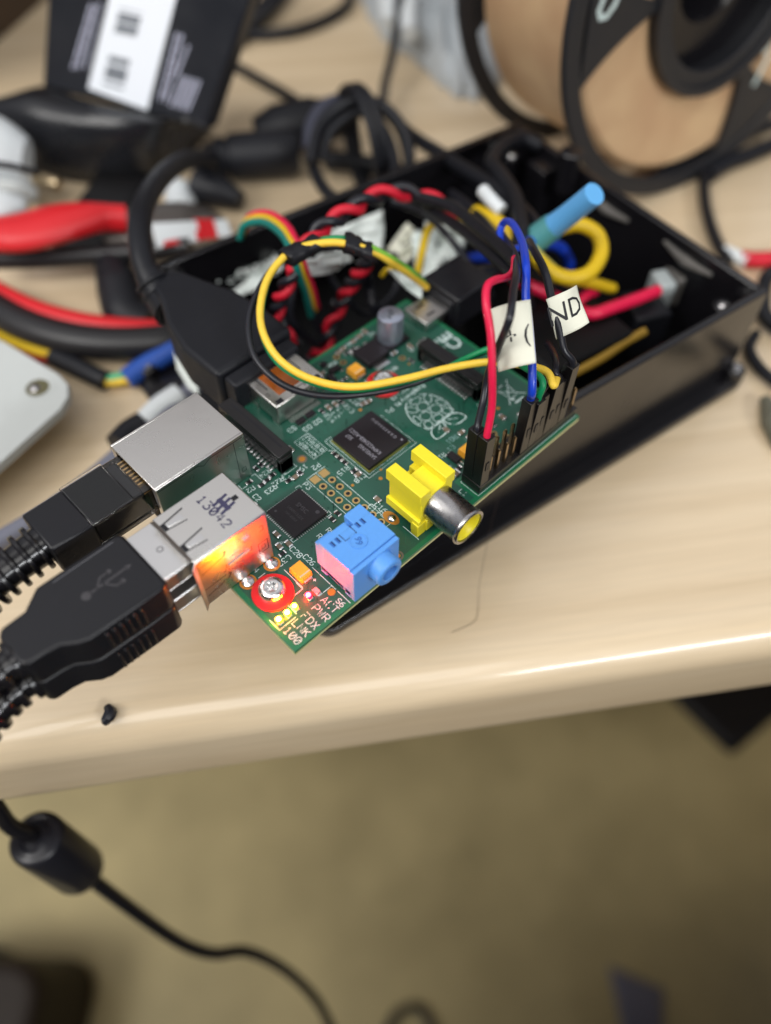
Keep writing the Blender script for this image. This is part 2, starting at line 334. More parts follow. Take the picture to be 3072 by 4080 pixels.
part(v_, 'vias', mat('via_fill', (.004, .05, .03), .35), smooth=False)
# lettering
lt = MB(); dim = MB(); S_ = .17
for s_, x, y, h, r in [('ACT', 73.7, 53.1, 1.55, 90), ('PWR', 76.1, 53.3, 1.55, 90), ('FDX', 78.7, 53.1, 1.55, 90), ('LNK', 80.9, 53.1, 1.55, 90), ('100', 83.1, 53.2, 1.55, 90), ('S6', 71.9, 54.2, 1.1, 90),
    ('C32', 73.6, 39.3, 1.15, 0), ('C28', 70.6, 39.4, 1.15, 90), ('C26', 69.9, 42.6, 1.1, 90), ('R24', 62.3, 19.3, 1.1, 0), ('R22', 61.8, 23.0, 1.1, 0), ('R23', 64.2, 23.6, 1.1, 0), ('R2', 67.3, 20.6, 1.1, 0), ('C2', 67.7, 23.2, 1.1, 90),
    ('L3', 59.6, 23.2, 1.1, 90), ('S3', 50.0, 13.7, 1.2, 0), ('D3', 47.3, 15.8, 1.2, 0), ('D2', 44.4, 15.9, 1.2, 0), ('R14', 41.7, 17.0, 1.15, 90), ('L2', 40.1, 17.3, 1.15, 90), ('L1', 38.2, 17.2, 1.15, 90), ('R13', 36.5, 17.9, 1.15, 90),
    ('C10', 34.1, 17.2, 1.1, 90), ('C8', 32.3, 17.3, 1.1, 90), ('C19', 50.2, 18.2, 1.1, 0), ('R18', 50.2, 19.7, 1.1, 0), ('R17', 50.2, 21.2, 1.1, 0), ('R16', 50.2, 22.7, 1.1, 0), ('R15', 49.6, 30.5, 1.15, 0), ('19', 55.4, 23.9, 1.15, 0),
    ('P2', 53.1, 25.5, 1.15, 0), ('P3', 58.0, 28.2, 1.15, 90), ('C18', 48.4, 34.5, 1.1, 0), ('P1', 30.2, 24.8, 1.15, 0), ('C7', 32.6, 46.2, 1.1, 90), ('R1', 31.2, 42.4, 1.0, 0), ('C3', 13.8, 38.3, 1.1, 90), ('R9', 62.3, 40.4, 1.05, 90), ('R10', 64.6, 40.7, 1.05, 90),
    ('C17', 51.9, 42.6, 1.15, 90), ('C16', 50.6, 43.2, 1.15, 90), ('4', 71.3, 35.6, 1.1, 90), ('4', 79.0, 37.2, 1.1, 90), ('+', 72.2, 46.9, 1.0, 90), ('L1', 35.2, 52.5, 1.1, 90), ('PP7', 22.5, 16.2, 1.0, 0), ('PP8', 25.5, 15.0, .9, 0), ('D17', 22.5, 2.2, .9, 0), ('C6', 15.6, 3.6, .9, 0), ('R26', 29.6, 4.5, .9, 0), ('C9', 31.2, 12.6, 1.0, 0), ('RG2', 20.3, 15.8, .9, 0), ('C5', 12.3, 13.9, .9, 90)]:
    plot(lt, s_, x, y, h, r, S_)
for s_, x, y, h, r in [('RG1', 26.2, 40.6, 1.15, 0), ('C1', 28.2, 42.3, 1.1, 0), ('54', 55.0, 44.6, 1.2, 90)]: plot(dim, s_, x, y, h, r, S_)
put_text(lt, 'Raspberry Pi', 1.75, 23.3, 24.6, .013, 0, 1.05, .02); put_text(lt, '© 2011.12', 1.5, 24.0, 22.6, .013, 0, 1.1, .02)
put_text(lt, 'CE', 5.2, 3.0, 18.6, .013, -90, 1, .05); put_text(lt, 'FC', 3.4, 6.9, 17.4, .013, -90, 1, .03)
lines = [[(48.2, 17), (52.1, 17), (52.1, 23.6), (48.2, 23.6), (48.2, 17)], [(48.2, 24), (47.2, 25.2)], [(51.75, 26.8), (54.35, 26.8), (54.35, 47.5), (51.75, 47.5), (51.75, 26.8)], [(54.35, 26.8), (57, 26.8), (57, 46)],
    [(59.1, 27.6), (59.1, 26.9), (60.2, 26.9)], [(59.1, 36.2), (59.1, 37.2), (60.2, 37.2)], [(69.5, 36.2), (69.5, 37.2), (68.4, 37.2)], [(33.6, 50.2), (33.6, 55.3), (.6, 55.3)], [(33.6, 50.2), (24, 49.4)],
    [(56.2, 21.2), (56.2, 22.6), (59.6, 22.6)], [(64, 19.2), (64, 20.4)], [(64.9, 17.9), (64.0, 17.9), (64.0, 19.3)], [(68.6, 17.8), (68.6, 19.3), (65.9, 19.3)], [(75.0, 40.9), (75.0, 46.6)], [(70.6, 44.3), (70.6, 52.6), (70.6, 55.6)], [(74.0, 50.2), (70.6, 50.2)],
    [(79.9, 38.9), (78.2, 38.9)], [(80.2, 50.6), (84.2, 50.6), (84.2, 47.6)], [(77.2, 46.8), (75.2, 46.8), (75.2, 44.8)], [(68.6, 55.6), (60, 55.6)], [(50.6, 49.8), (50.6, 54.4)], [(52, 46.2), (52, 44.6), (50.4, 44.6)], [(29.4, 43.6), (29.4, 48)], [(79.6, 47.5), (79.6, 50.2)]]
for l in lines: lt.ribbon(l, .14, .014)
for o_ in (0, .75):                                                   # outline round the processor
    a, b = 33.4 - o_, 46.3 + o_; c, d = 22.2 - o_, 35.1 + o_
    lt.ribbon([(a, d - 11.5), (a, d), (b, d), (b, c)], .12, .014); lt.ribbon([(b, c), (b - 2, c)], .12, .014)
# fruit emblem
def ell(cx, cy, rx, ry, rot=0, n=28):
    a = math.radians(rot); return [(cx + rx * math.cos(t) * math.cos(a) - ry * math.sin(t) * math.sin(a), cy + rx * math.cos(t) * math.sin(a) + ry * math.sin(t) * math.cos(a)) for t in [2 * math.pi * k / n for k in range(n)]]
for e_ in [(23.75, 29.2, 1.42, 1.35, 0), (22.1, 31.75, 1.4, 1.3, 0), (25.4, 31.75, 1.4, 1.3, 0), (23.75, 34.0, 1.25, .95, 0), (23.75, 26.75, 1.5, .75, 0), (21.15, 28.2, .85, 1.35, -32), (26.35, 28.2, .85, 1.35, 32), (19.85, 31.2, .62, 1.35, 8), (27.65, 31.2, .62, 1.35, -8), (20.75, 33.9, .95, 1.05, 30), (26.75, 33.9, .95, 1.05, -30)]:
    lt.ribbon(ell(*e_), .15, .014, closed=True)
for sgn in (1, -1):
    X = lambda x: 23.75 + sgn * x
    o = [(X(.35), 35.2), (X(1.4), 35.0), (X(3.0), 35.2), (X(4.5), 36.3), (X(4.9), 38.1), (X(3.4), 38.5), (X(1.6), 38.2), (X(.5), 36.9)]
    lt.ribbon([tuple(v[:2]) for v in smooth_path([(x, y, 0) for x, y in o], 5, True)], .26, .014, closed=True)
    lt.ribbon([(X(1.2), 35.9), (X(3.2), 37.2)], .2, .014)
out_ = [(23.75, 25.6), (25.7, 25.9), (27.4, 27.3), (28.4, 29.6), (28.75, 31.6), (28.2, 33.6), (27.2, 35.2)]
out_ = out_ + [(47.5 - x, y) for x, y in reversed(out_[1:])]
lt.ribbon([tuple(v[:2]) for v in smooth_path([(x, y, 0) for x, y in out_], 5)], .2, .014)
# crossed-out bin
bx = 6.1; by = 39.8
for l in [[(bx - 1.6, by - 2), (bx - 1.1, by + 1.8), (bx + 1.1, by + 1.8), (bx + 1.6, by - 2), (bx - 1.6, by - 2)], [(bx - 2.1, by - 2), (bx + 2.1, by - 2)], [(bx - 2.8, by - 3), (bx + 2.8, by + 3)], [(bx - 2.8, by + 3), (bx + 2.8, by - 3)], [(bx - .7, by - 2.5), (bx + .7, by - 2.5)]]: lt.ribbon(l, .2, .014)
lt.disc(bx + .9, by + 2.1, .014, .5); lt.ribbon([(bx - 1.4, by + 3.4), (bx + 1.4, by + 3.4)], .5, .014)
part(lt, 'board_lettering', M['silk'], smooth=False); part(dim, 'faint_board_lettering', M['silkdim'], smooth=False)
# pads and plated holes
hole = MB().disc(0, 0, .03, .85, 20, .48)
hole = hole.build('plated_hole', M['gold'], smooth=False); dk = MB().disc(0, 0, .022, .5, 16).build('hole', M['ink'], smooth=False)
first = True
def plated(x, y, sq=False):
    global first
    if first: hole.location = (x, y, 0); attach(hole, pcb); dk.location = (x, y, 0); attach(dk, hole); first = False; return
    c = copy_part(hole, (x, y, 0), pcb); d = copy_part(dk, (x, y, 0), c)
for k in range(7): plated(55.64, 28.11 + 2.54 * k)
for k in range(8): plated(53.10, 28.11 + 2.54 * k)
for x, y in [(27.3, 3.4), (27.4, 5.9), (16.1, 14.6), (16.6, 49.0), (20.2, 48.7), (18.2, 46.0)]: plated(x, y)
sq = MB()
for x, y in ((55.64, 28.11), (53.10, 28.11)):
    sq.add([(x - .95, y - .95, .024), (x + .95, y - .95, .024), (x + .95, y + .95, .024), (x - .95, y + .95, .024)], [(0, 1, 2, 3)])
part(sq, 'square_pads', M['gold'], smooth=False)
for i, (x, y, r) in enumerate([(54.0, 21.8, .72), (34.9, 20.0, .42), (56.4, 54.2, .55), (43.6, 35.9, .3), (16.3, 17.2, .3), (11.7, 41.5, .5), (45.3, 37.6, .45), (71.6, 51.2, .8), (50.9, 34.8, .35)]):
    MB().disc(x, y, .03, r, 20).build('test_pad', M['copperpad'], pcb, org=(x, y, 0), smooth=False)
for x, y, r in [(54.0, 21.8, 1.15), (56.4, 54.2, 1.2)]: MB().disc(x, y, .02, r, 20, r * .66).build('pad_clearance', M['chipcer'], pcb, org=(x, y, 0), smooth=False)
for x, y in [(75.9, 38.2), (81.9, 38.2)]:
    j = MB().disc(x, y, .03, 1.75, 28).build('solder_joint', M['copperpad'], pcb, org=(x, y, 0), smooth=False)
    MB().lathe([(1.35, .03), (1.25, .35), (.8, .7), (.01, .85)], (x, y, 0), (0, 0, 1), 20).build('solder', M['solder'], j)
j = MB(Matrix.Translation((50.9, 46.6, 0))).prism([(1.3 * math.cos(t) * 1.0, 2.1 * math.sin(t)) for t in [2 * math.pi * k / 24 for k in range(24)]], .0, .04).build('solder_joint', M['copperpad'], pcb, smooth=False)
MB().lathe([(.95, .03), (.8, .3), (.3, .6), (.01, .65)], (50.9, 46.8, .01), (0, 0, 1), 20).build('solder', M['solder'], j)
# screws with washers
def screw(x, y, spin):
    w_ = MB().lathe([(1.5, 0.01), (4.15, 0.01), (4.15, .5), (4.05, .58), (1.5, .58), (1.5, .01)], (x, y, 0), (0, 0, 1), 48).build('red_washer', M['redw'], pcb, org=(x, y, 0))
    s_ = MB(); pr = [(0.01, 1.9), (1.0, 1.95)] if 0 else [(1.15, 2.55), (1.5, 2.62), (2.0, 2.5), (2.5, 2.1), (2.72, 1.5), (2.72, .6)]
    s_.lathe(pr, (x, y, 0), (0, 0, 1), 40)
    st = []
    for k in range(24):
        a = 2 * math.pi * k / 24 + spin; r = 1.15 if (k % 6) in (5, 0, 1) else .72
        st.append((x + r * math.cos(a), y + r * math.sin(a)))
    s_.prism([(x + (a - x) * .7, y + (b - y) * .7) for a, b in st], 1.3, 2.4, st); s_.f.pop(-25)
    s_.f = [f for f in s_.f if True]
    h = s_.build('screw_head', M['solder'], pcb, org=(x, y, 0), ang=.8)
    ring = MB(); n = 24
    ring.v = [Vector((x + 1.16 * math.cos(2 * math.pi * k / n + spin), y + 1.16 * math.sin(2 * math.pi * k / n + spin), 2.55)) for k in range(n)] + [Vector((a, b, 2.4)) for a, b in st]
    ring.f = [(k, (k + 1) % n, n + (k + 1) % n, n + k) for k in range(n)]; ring.build('drive_recess', M['solder'], h, smooth=False)
screw(80, 43.5, .3); screw(25.5, 18, .9)
# ---- chips
def chip_leads(cx, cy, s_, n, L_=.7, wd=.22, z=.12):
    l = MB()
    for k in range(n):
        o_ = (k - (n - 1) / 2) * (s_ - .9) / (n - 1)
        for sgn in (1, -1):
            l.box(cx + o_ - wd / 2, cx + o_ + wd / 2, *sorted((cy + sgn * s_ / 2, cy + sgn * (s_ / 2 + L_))), .02, z)
            l.box(*sorted((cx + sgn * s_ / 2, cx + sgn * (s_ / 2 + L_))), cy + o_ - wd / 2, cy + o_ + wd / 2, .02, z)
    return l
cpu = part(MB().box(33.95, 45.85, 22.7, 34.6, .35, 1.3), 'processor', M['ic'], bevel=.06)
MB().box(33.7, 46.1, 22.45, 34.85, .02, .35).build('chip_substrate', mat('chip_substrate', srgb(120, 125, 60), .4), cpu)
t_ = MB(); put_text(t_, 'SAMSUNG', 1.45, 42.9, 31.0, 1.306, -90, .8, .01); put_text(t_, 'K4P4G324EB-AGC1', 1.45, 41.2, 28.4, 1.306, -90, .82, .01); put_text(t_, '307', 1.45, 43.2, 25.0, 1.306, -90, .85, .01) if 0 else put_text(t_, '307', 1.45, 42.9, 25.2, 1.306, -90, .85, .01)
put_text(t_, 'G X A 0 0 5 6 D U', 1.05, 35.6, 28.6, 1.306, -90, .95, .01); t_.disc(35.1, 33.7, 1.306, .26)
t_.build('chip_lettering', mat('laser_marking', srgb(140, 138, 148), .6), cpu, smooth=False)
lan = part(MB().box(59.95, 68.8, 28.0, 36.85, .08, .9), 'network_chip', M['ic'], bevel=.05)
chip_leads(64.37, 32.41, 8.9, 16, .5, .26).build('chip_leads', M['silver2'], lan, smooth=False)
t_ = MB(); put_text(t_, 'SMSC', 1.5, 63.0, 32.4, .906, 90, .9, .02); put_text(t_, 'LAN9512-JZX', .9, 64.8, 32.4, .906, 90, .9); put_text(t_, '1241-B5B50', .8, 66.0, 32.4, .906, 90, .9); t_.disc(61.3, 35.4, .906, .45); t_.disc(67.4, 29.2, .906, .3)
t_.build('chip_lettering', mat('dim_laser_marking', srgb(66, 63, 68), .5), lan, smooth=False)
for x, y in ((44.3, 13.3), (47.2, 13.4)):
    c = MB().box(x - 1.15, x + 1.15, y - .6, y + .6, .1, .75).build('protection_chip', M['ic'], pcb, org=(x, y, 0), bevel=.05)
    l = MB(); [l.box(x - 1.0 + k * .5 - .1, x - 1.0 + k * .5 + .1, y - .95, y + .95, .02, .2) for k in range(5)]; l.build('chip_leads', M['silver2'], c, smooth=False)
rg = part(MB().box(18.0, 24.6, 6.3, 12.2, .1, 2.0), 'voltage_regulator', M['ic'], bevel=.12)
l = MB().box(19.3, 23.3, 12.2, 13.8, .02, .35); [l.box(18.8 + k * 2.3, 19.7 + k * 2.3, 4.6, 6.3, .02, .35) for k in range(3)]; l.build('chip_leads', M['silver2'], rg)
for x, y, w_, h_ in ((30.8, 6.6, 2.9, 1.5), (31.6, 3.6, 1.4, 1.2), (30.0, 44.8, 1.6, 3.0), (33.3, 8.3, 1.3, 2.8)):
    c = MB().box(x - w_ / 2, x + w_ / 2, y - h_ / 2, y + h_ / 2, .1, 1.0).build('transistor', M['ic'], pcb, org=(x, y, 0), bevel=.06)
    MB().box(x - w_ / 2 + .15, x - w_ / 2 + .55, y - h_ / 2 - .5, y + h_ / 2 + .5, .02, .2).box(x + w_ / 2 - .55, x + w_ / 2 - .15, y - h_ / 2 - .5, y + h_ / 2 + .5, .02, .2).build('chip_leads', M['silver2'], c)
# tantalum capacitors
for x0, x1, y0, y1, zz in ((26.2, 29.3, 9.2, 12.6, 1.9), (71.8, 74.7, 42.2, 46.0, 1.9), (25.6, 28.5, 44.4, 48.0, 1.9)):
    c = MB().prism([(x0, y0), (x1, y0), (x1, y1), (x0, y1)], .15, zz, [(x0 + .12, y0 + .12), (x1 - .12, y0 + .12), (x1 - .12, y1 - .12), (x0 + .12, y1 - .12)]).build('tantalum_capacitor', M['tant'], pcb, org=(x0, y0, 0), bevel=.08)
    MB().box(x0 + .5, x1 - .5, y0 - .35, y0 - .02, .02, .9).box(x0 + .5, x1 - .5, y1 + .02, y1 + .5, .02, .9).build('end_contact', M['silver2'], c, bevel=.05)
    MB().add([(x0 + .2, y1 - .75, zz + .006), (x1 - .2, y1 - .75, zz + .006), (x1 - .2, y1 - .45, zz + .006), (x0 + .2, y1 - .45, zz + .006)], [(0, 1, 2, 3)]).build('polarity_mark', M['wood'], c, smooth=False)
# electrolytic capacitor
ec = part(MB().lathe([(.01, .6), (3.15, .6), (3.2, .9), (3.2, 7.3), (3.05, 7.75), (2.8, 7.9), (.01, 7.9)], (13.5, 7.9, 0), (0, 0, 1), 48), 'electrolytic_capacitor', mat('aluminium_can', srgb(168, 175, 192), .33, .75))
MB().prism([(10.1, 4.5), (16.0, 4.5), (16.9, 5.4), (16.9, 10.4), (16.0, 11.3), (10.1, 11.3)], .05, .8).build('capacitor_base', M['ic'], ec, bevel=.1)
t_ = MB(); put_text(t_, '220', 1.5, 13.0, 7.4, 7.906, 60, 1, .02); put_text(t_, '6V', 1.3, 14.5, 8.5, 7.906, 60, 1, .02); t_.build('capacitor_lettering', M['ink'], ec, smooth=False)
# small chip components: ceramic body with two shiny ends
def smd(kind, x, y, along):
    m_ = M['chipcer'] if kind == 'ceramic_capacitor' else M['chipres']; k = (kind, along)
    if k not in SM:
        a, b, h = (.95, .5, .55) if kind == 'ceramic_capacitor' else (.85, .45, .35)
        f = (lambda q: q) if along == 'x' else (lambda q: (q[2], q[3], q[0], q[1]))
        r = f((x - a * .55, x + a * .55, y - b, y + b)) if along == 'x' else (x - b, x + b, y - a * .55, y + a * .55)
        c = MB().box(*r, .05, h).build(kind, m_, pcb, org=(x, y, 0), bevel=.04, seg=1)
        e_ = MB()
        for s_ in (-1, 1):
            if along == 'x': e_.box(*sorted((x + s_ * a * .56, x + s_ * a)), y - b - .02, y + b + .02, .02, h + .03)
            else: e_.box(x - b - .02, x + b + .02, *sorted((y + s_ * a * .56, y + s_ * a)), .02, h + .03)
        d = e_.build('end_contacts', M['solder'], c, org=(x, y, 0), bevel=.08, seg=2); SM[k] = (c, d); return
    c0, d0 = SM[k]; c = copy_part(c0, (x, y, 0), pcb); copy_part(d0, (x, y, 0), c)
SM = {}
CA, RE = 'ceramic_capacitor', 'resistor'
for k, x, y, a in [(RE, 48.0, 25.9, 'y'), (RE, 48.0, 27.5, 'y'), (RE, 48.0, 29.1, 'y'), (RE, 48.1, 32.2, 'x'), (CA, 48.2, 33.6, 'x'), (CA, 33.3, 19.3, 'x'), (CA, 32.0, 19.6, 'x'), (RE, 36.4, 15.2, 'y'), (CA, 38.0, 15.0, 'y'), (CA, 39.8, 14.7, 'y'), (RE, 41.6, 14.4, 'y'),
    (CA, 72.3, 36.2, 'y'), (CA, 70.5, 37.0, 'y'), (RE, 72.9, 37.9, 'x'), (CA, 69.7, 24.6, 'x'), (RE, 61.6, 20.9, 'x'), (RE, 63.3, 21.2, 'x'), (RE, 64.9, 21.4, 'x'), (RE, 66.4, 19.0, 'x'), (RE, 60.0, 24.5, 'x'), (CA, 58.4, 24.8, 'x'), (RE, 56.9, 24.6, 'y'), (RE, 61.6, 17.0, 'y'), (RE, 63.0, 17.2, 'y'),
    (CA, 49.8, 41.4, 'y'), (RE, 31.2, 47.4, 'x'), (CA, 32.8, 48.2, 'x'), (CA, 25.2, 38.0, 'y'), (CA, 22.9, 42.9, 'x'), (CA, 23.4, 40.9, 'x'), (RE, 20.7, 42.5, 'y'), (CA, 33.8, 5.4, 'x'), (CA, 33.0, 10.9, 'y'), (RE, 31.0, 10.3, 'x'), (RE, 29.4, 7.2, 'y'), (CA, 26.0, 2.9, 'x'), (CA, 24.4, 2.6, 'x'),
    (CA, 16.4, 1.9, 'y'), (CA, 18.6, 2.1, 'x'), (CA, 16.6, 12.3, 'x'), (RE, 15.2, 17.0, 'y'), (CA, 12.0, 13.3, 'y'), (CA, 9.7, 14.5, 'x'), (RE, 8.3, 13.8, 'x'), (RE, 35.4, 12.8, 'x'), (RE, 35.6, 8.0, 'y'), (CA, 54.2, 18.2, 'y'), (RE, 55.0, 14.0, 'x'), (CA, 70.8, 33.6, 'y'),
    (RE, 58.2, 38.2, 'y'), (RE, 60.0, 38.5, 'y'), (CA, 28.6, 50.0, 'x'), (CA, 9.2, 2.2, 'x'), (CA, 20.9, 2.4, 'x'), (RE, 22.7, 4.3, 'x'), (RE, 24.6, 4.3, 'x'), (CA, 9.4, 46.4, 'x'), (CA, 13.2, 44.2, 'y'), (RE, 16.4, 44.2, 'y'), (CA, 27.2, 14.6, 'x'), (RE, 29.5, 15.3, 'x')]: smd(k, x, y, a)
# activity lights
def led(x, y, lens, core=None, st=0):
    b = MB().box(x - .5, x + .5, y - .95, y + .95, .02, .15).build('light_base', M['silver2'], pcb, org=(x, y, 0), bevel=.05)
    MB().box(x - .45, x + .45, y - .65, y + .65, .15, .7).build('light_lens', mat('lit_lens', lens, .3, emit=lens, estr=1.5) if core else mat('unlit_lens', srgb(230, 150, 150), .3), b, bevel=.1)
    if core: MB().lathe([(.48, .68), (.46, .85), (.3, 1.0), (.01, 1.05)], (x, y, 0), (0, 0, 1), 14).build('glowing_die', mat('glowing_die', core, .3, emit=core, estr=st), b)
led(75.5, 48.9, (1, .012, .07), (1, .0004, .0011), 3200); led(79.0, 48.9, (.6, 1, .03), (.9, .9, .01), 160); led(80.9, 49.0, (1, .78, .02), (1, .38, .006), 450); led(83.0, 49.0, (1, .5, .01), (1, .19, .002), 1700); led(73.6, 49.2, None)
# ---- network socket
eth = part(MB().box(64.6, 85.8, 1.7, 2.2, .05, 13.5).box(64.6, 85.8, 17.1, 17.6, .05, 13.5).box(64.6, 85.8, 2.2, 17.1, 13.0, 13.5).box(64.6, 65.2, 2.2, 17.1, .05, 13.0).box(65.2, 85.8, 2.2, 17.1, .05, .5).box(85.2, 85.8, 2.2, 3.4, .5, 13.0).box(85.2, 85.8, 15.9, 17.1, .5, 13.0), 'network_socket', M['silver'], bevel=.12)
MB().box(70, 72, 2.2, 17.1, .5, 13).build('socket_lining', M['header'], eth)
sm = MB(); zt = 12.1
sm.M = Matrix(((1, 0, 0, 0), (0, 0, 1, 17.61), (0, 1, 0, 0), (0, 0, 0, 1)))
sm.ribbon([(85.6, 12.7), (76.0, 12.7), (74.8, 11.7), (73.2, 12.7), (65, 12.7)], .16, 0); sm.ribbon([(67.3, 1.0), (67.3, 12.4)], .12, 0); sm.ribbon([(65.6, 2.6), (66.6, 2.6), (66.6, 3.8), (65.6, 3.8), (65.6, 2.6)], .14, 0)
sm.build('seam', M['ink'], eth, smooth=False)
# ---- double usb socket
U0, U1, V0, V1, UH = 74.4, 90.6, 24.1, 37.15, 15.4
t = .35
us = part(MB().box(U0, U1, V0, V1, UH - t, UH).box(U0, U1, V0, V0 + t, .3, UH - t).box(U0, U1, V1 - t, V1, .3, UH - t).box(U0, U0 + t, V0 + t, V1 - t, .3, UH - t).box(U0 + t, U1, V0 + t, V1 - t, .3, .65).box(U0 + t, U1 - 1, V0 + t, V1 - t, 7.0, 8.2), 'usb_socket', M['silver'], bevel=.22)
# flared lips round the mouth
MB().hexa([(U1, V0, UH - t), (U1 + .1, V0, UH - t), (U1 + .1, V1, UH - t), (U1, V1, UH - t)], [(U1, V0, UH), (U1 + .1, V0, UH), (U1 + .1, V1, UH), (U1, V1, UH)])
lip = MB().hexa([(U1 - .3, V1 - .3, .5), (U1 + 1.0, V1 + .9, .3), (U1 + 1.1, V1 + .8, 14.8), (U1 - .2, V1 - .35, 14.9)], [(U1 - .3, V1 - .1, .5), (U1 + .9, V1 + 1.05, .3), (U1 + 1.0, V1 + .95, 14.8), (U1 - .2, V1 - .05, 14.9)])
lip.hexa([(U1 - .3, V0 + .6, UH - .35), (U1 + .7, V0 + .6, UH + .15), (U1 + .7, V1 - .6, UH + .15), (U1 - .3, V1 - .6, UH - .35)], [(U1 - .3, V0 + .6, UH - .05), (U1 + .6, V0 + .6, UH + .4), (U1 + .6, V1 - .6, UH + .4), (U1 - .3, V1 - .6, UH - .05)])
lip.build('flared_lip', M['silver2'], us)
# cut springs in the top: dark slots with bright tongues
sp = MB(); tg = MB()
for y0 in (27.2, 33.4):
    sp.ribbon([(85.0, y0 - 1.45), (90.0, y0 - .75)], .32, UH + .015); sp.ribbon([(85.8, y0 + 1.35), (90.0, y0 + .75)], .22, UH + .015); sp.ribbon([(89.9, y0 - .95), (89.9, y0 + .95)], .95, UH + .017)
    MB().hexa([(86, y0 - .8, UH - .02), (89.5, y0 - .45, UH - .02), (89.5, y0 + .45, UH - .02), (86, y0 + .8, UH - .02)], [(86, y0 - .8, UH + .03), (89.3, y0 - .45, UH + .12), (89.3, y0 + .45, UH + .12), (86, y0 + .8, UH + .03)]).build('spring', M['silver2'], us, org=(88, y0, UH), bevel=.05)
sp.add([(75.9, 30.1, UH + .015), (77.2, 30.1, UH + .015), (77.2, 31.2, UH + .015), (75.9, 31.2, UH + .015)], [(0, 1, 2, 3)])
sp.build('spring_slots', M['ink'], us, smooth=False)
sd = MB(Matrix(((1, 0, 0, 0), (0, 0, 1, V1 + .012), (0, 1, 0, 0), (0, 0, 0, 1))))
for zz in (11.3, 4.0):
    sd.ribbon([(90.0, zz - .9), (84.9, zz + .2)], .22, 0); sd.ribbon([(84.9, zz + .2), (84.3, zz + 1.1), (84.8, zz + 1.5)], .5, 0); sd.ribbon([(90.2, zz + 1.5), (85.2, zz + 1.6)], .2, 0)
sd.ribbon([(84.9, 7.4), (78.9, 7.4), (78.9, 8.5), (84.9, 8.5), (84.9, 7.4)], .14, 0); sd.ribbon([(75.2, 4.2), (77.4, 4.2), (77.4, 7.4), (75.2, 7.4), (75.2, 4.2)], .18, 0); sd.ribbon([(75.9, 5.2), (76.7, 5.2), (76.7, 6.4), (75.9, 6.4), (75.9, 5.2)], .12, 0)
sd.ribbon([(76.4, 12.3), (75.6, 12.3), (75.6, 10.9), (76.6, 10.9)], .16, 0)
sd.build('side_slots', M['ink'], us, smooth=False)
MB().tube([(84.4, V1 + .1, 7.95), (79.4, V1 + .1, 7.95)], .28, 8, 2).tube([(80.4, V1 + .02, 12.0), (79.0, V1 + .02, 12.1)], .55, 10, 2).build('side_rib', M['silver2'], us)
t_ = MB()
plot(t_, '13042', 81.2, 30.5, 1.75, 90, .34, UH + .02, adv=6.1, asp=1.05)
for o_ in (-.75, 0, .75): t_.ribbon([(78.1 + .0, 30.9 + o_ * 1.3 - .6), (80.2, 30.9 + o_ * 1.3 - .6)], .62, UH + .02) if 0 else None
cx, cy = 78.9, 30.4
t_.ribbon([(cx - 1.9 + .9, cy - 2.0), (cx + .9 - 1.9 + 1, cy + 2.0)], .0, UH + .02) if 0 else None
t_.ribbon([(cx, cy - 1.7), (cx, cy + 1.7)], 1.0, UH + .02)
for o_ in (-1.25, 0, 1.25): t_.ribbon([(cx - 1.8, cy + o_ - .3), (cx + 1.8, cy + o_ + .3)], .6, UH + .021)
t_.build('stamped_mark', mat('stamped_ink', srgb(58, 56, 84), .5), us, smooth=False)
# ---- audio socket
A0, A1, B0, B1, AH = 58.1, 69.9, 44.9, 56.1, 10.5
au = MB().box(A0, A1, B0 + 3.0, B1 - 1.1, 2.2, AH).box(A0, A1, B1 - 1.0, B1, .1, AH - .35).box(A0 + .02, A1 - .02, B0 + 3.0, B1 - .4, 1.0, AH - .7)
au.box(A0 + .02, A0 + 4.2, B0 + .2, B0 + 3.1, .1, AH - .02).box(A0 + 5.2, A1 - .02, B0 + 1.3, B0 + 3.1, .1, AH - .04).box(A0 + 1.5, A0 + 3.5, B0 - .3, B0 + .3, 2, AH - .8).box(A1 - 3.8, A1 - .05, B0 + .3, B0 + 1.4, 2, AH - 1.2).box(A0 + 3.8, A0 + 6.4, B0 + .8, B0 + 3.1, .1, AH - 1.3)
au.box(A0 + .02, A0 + 1.5, B0 + 3, B1 - 1, .1, 2.3).box(A1 - 1.5, A1 - .02, B0 + 1.4, B0 + 8.1, 1.2, 2.3).box(A1 - 1.8, A1 - .02, B1 - 2.8, B1 - 1.1, .1, 2.3).box(A0 + .2, A1 - 2, B0 + 1.5, B1 - 1.2, .1, 1.5)
aud = part(au, 'audio_socket', M['blue'], bevel=.12)
bc = Vector((63.2, 0, 6.7))
MB().lathe([(3.2, -1.4), (3.2, 2.4), (3.05, 2.75), (2.75, 2.95), (1.95, 2.95), (1.75, 2.8), (1.7, -3), (.01, -3)], (bc.x, B1, bc.z), (0, 1, 0), 48).build('jack_barrel', M['blue'], aud)
MB().disc(0, 0, 0, 0.01)
MB().cyl((bc.x, B1 - 2.2, bc.z), (bc.x, B1 - 2.15, bc.z), 1.68).build('jack_bore', mat('dark_bore', srgb(30, 60, 110), .6), aud)
MB().lathe([(1.75, .0), (1.75, .22), (1.5, .22), (1.5, .06), (.01, .06)], (64.3, 51.4, AH), (0, 0, 1), 32).build('moulded_disc', M['blue'], aud)
t_ = MB(); put_text(t_, '99', 1.9, 64.3, 51.4, AH + .1, 60, 1, .05)
t_.build('moulded_number', M['blued'], aud, smooth=False)
t_ = MB()
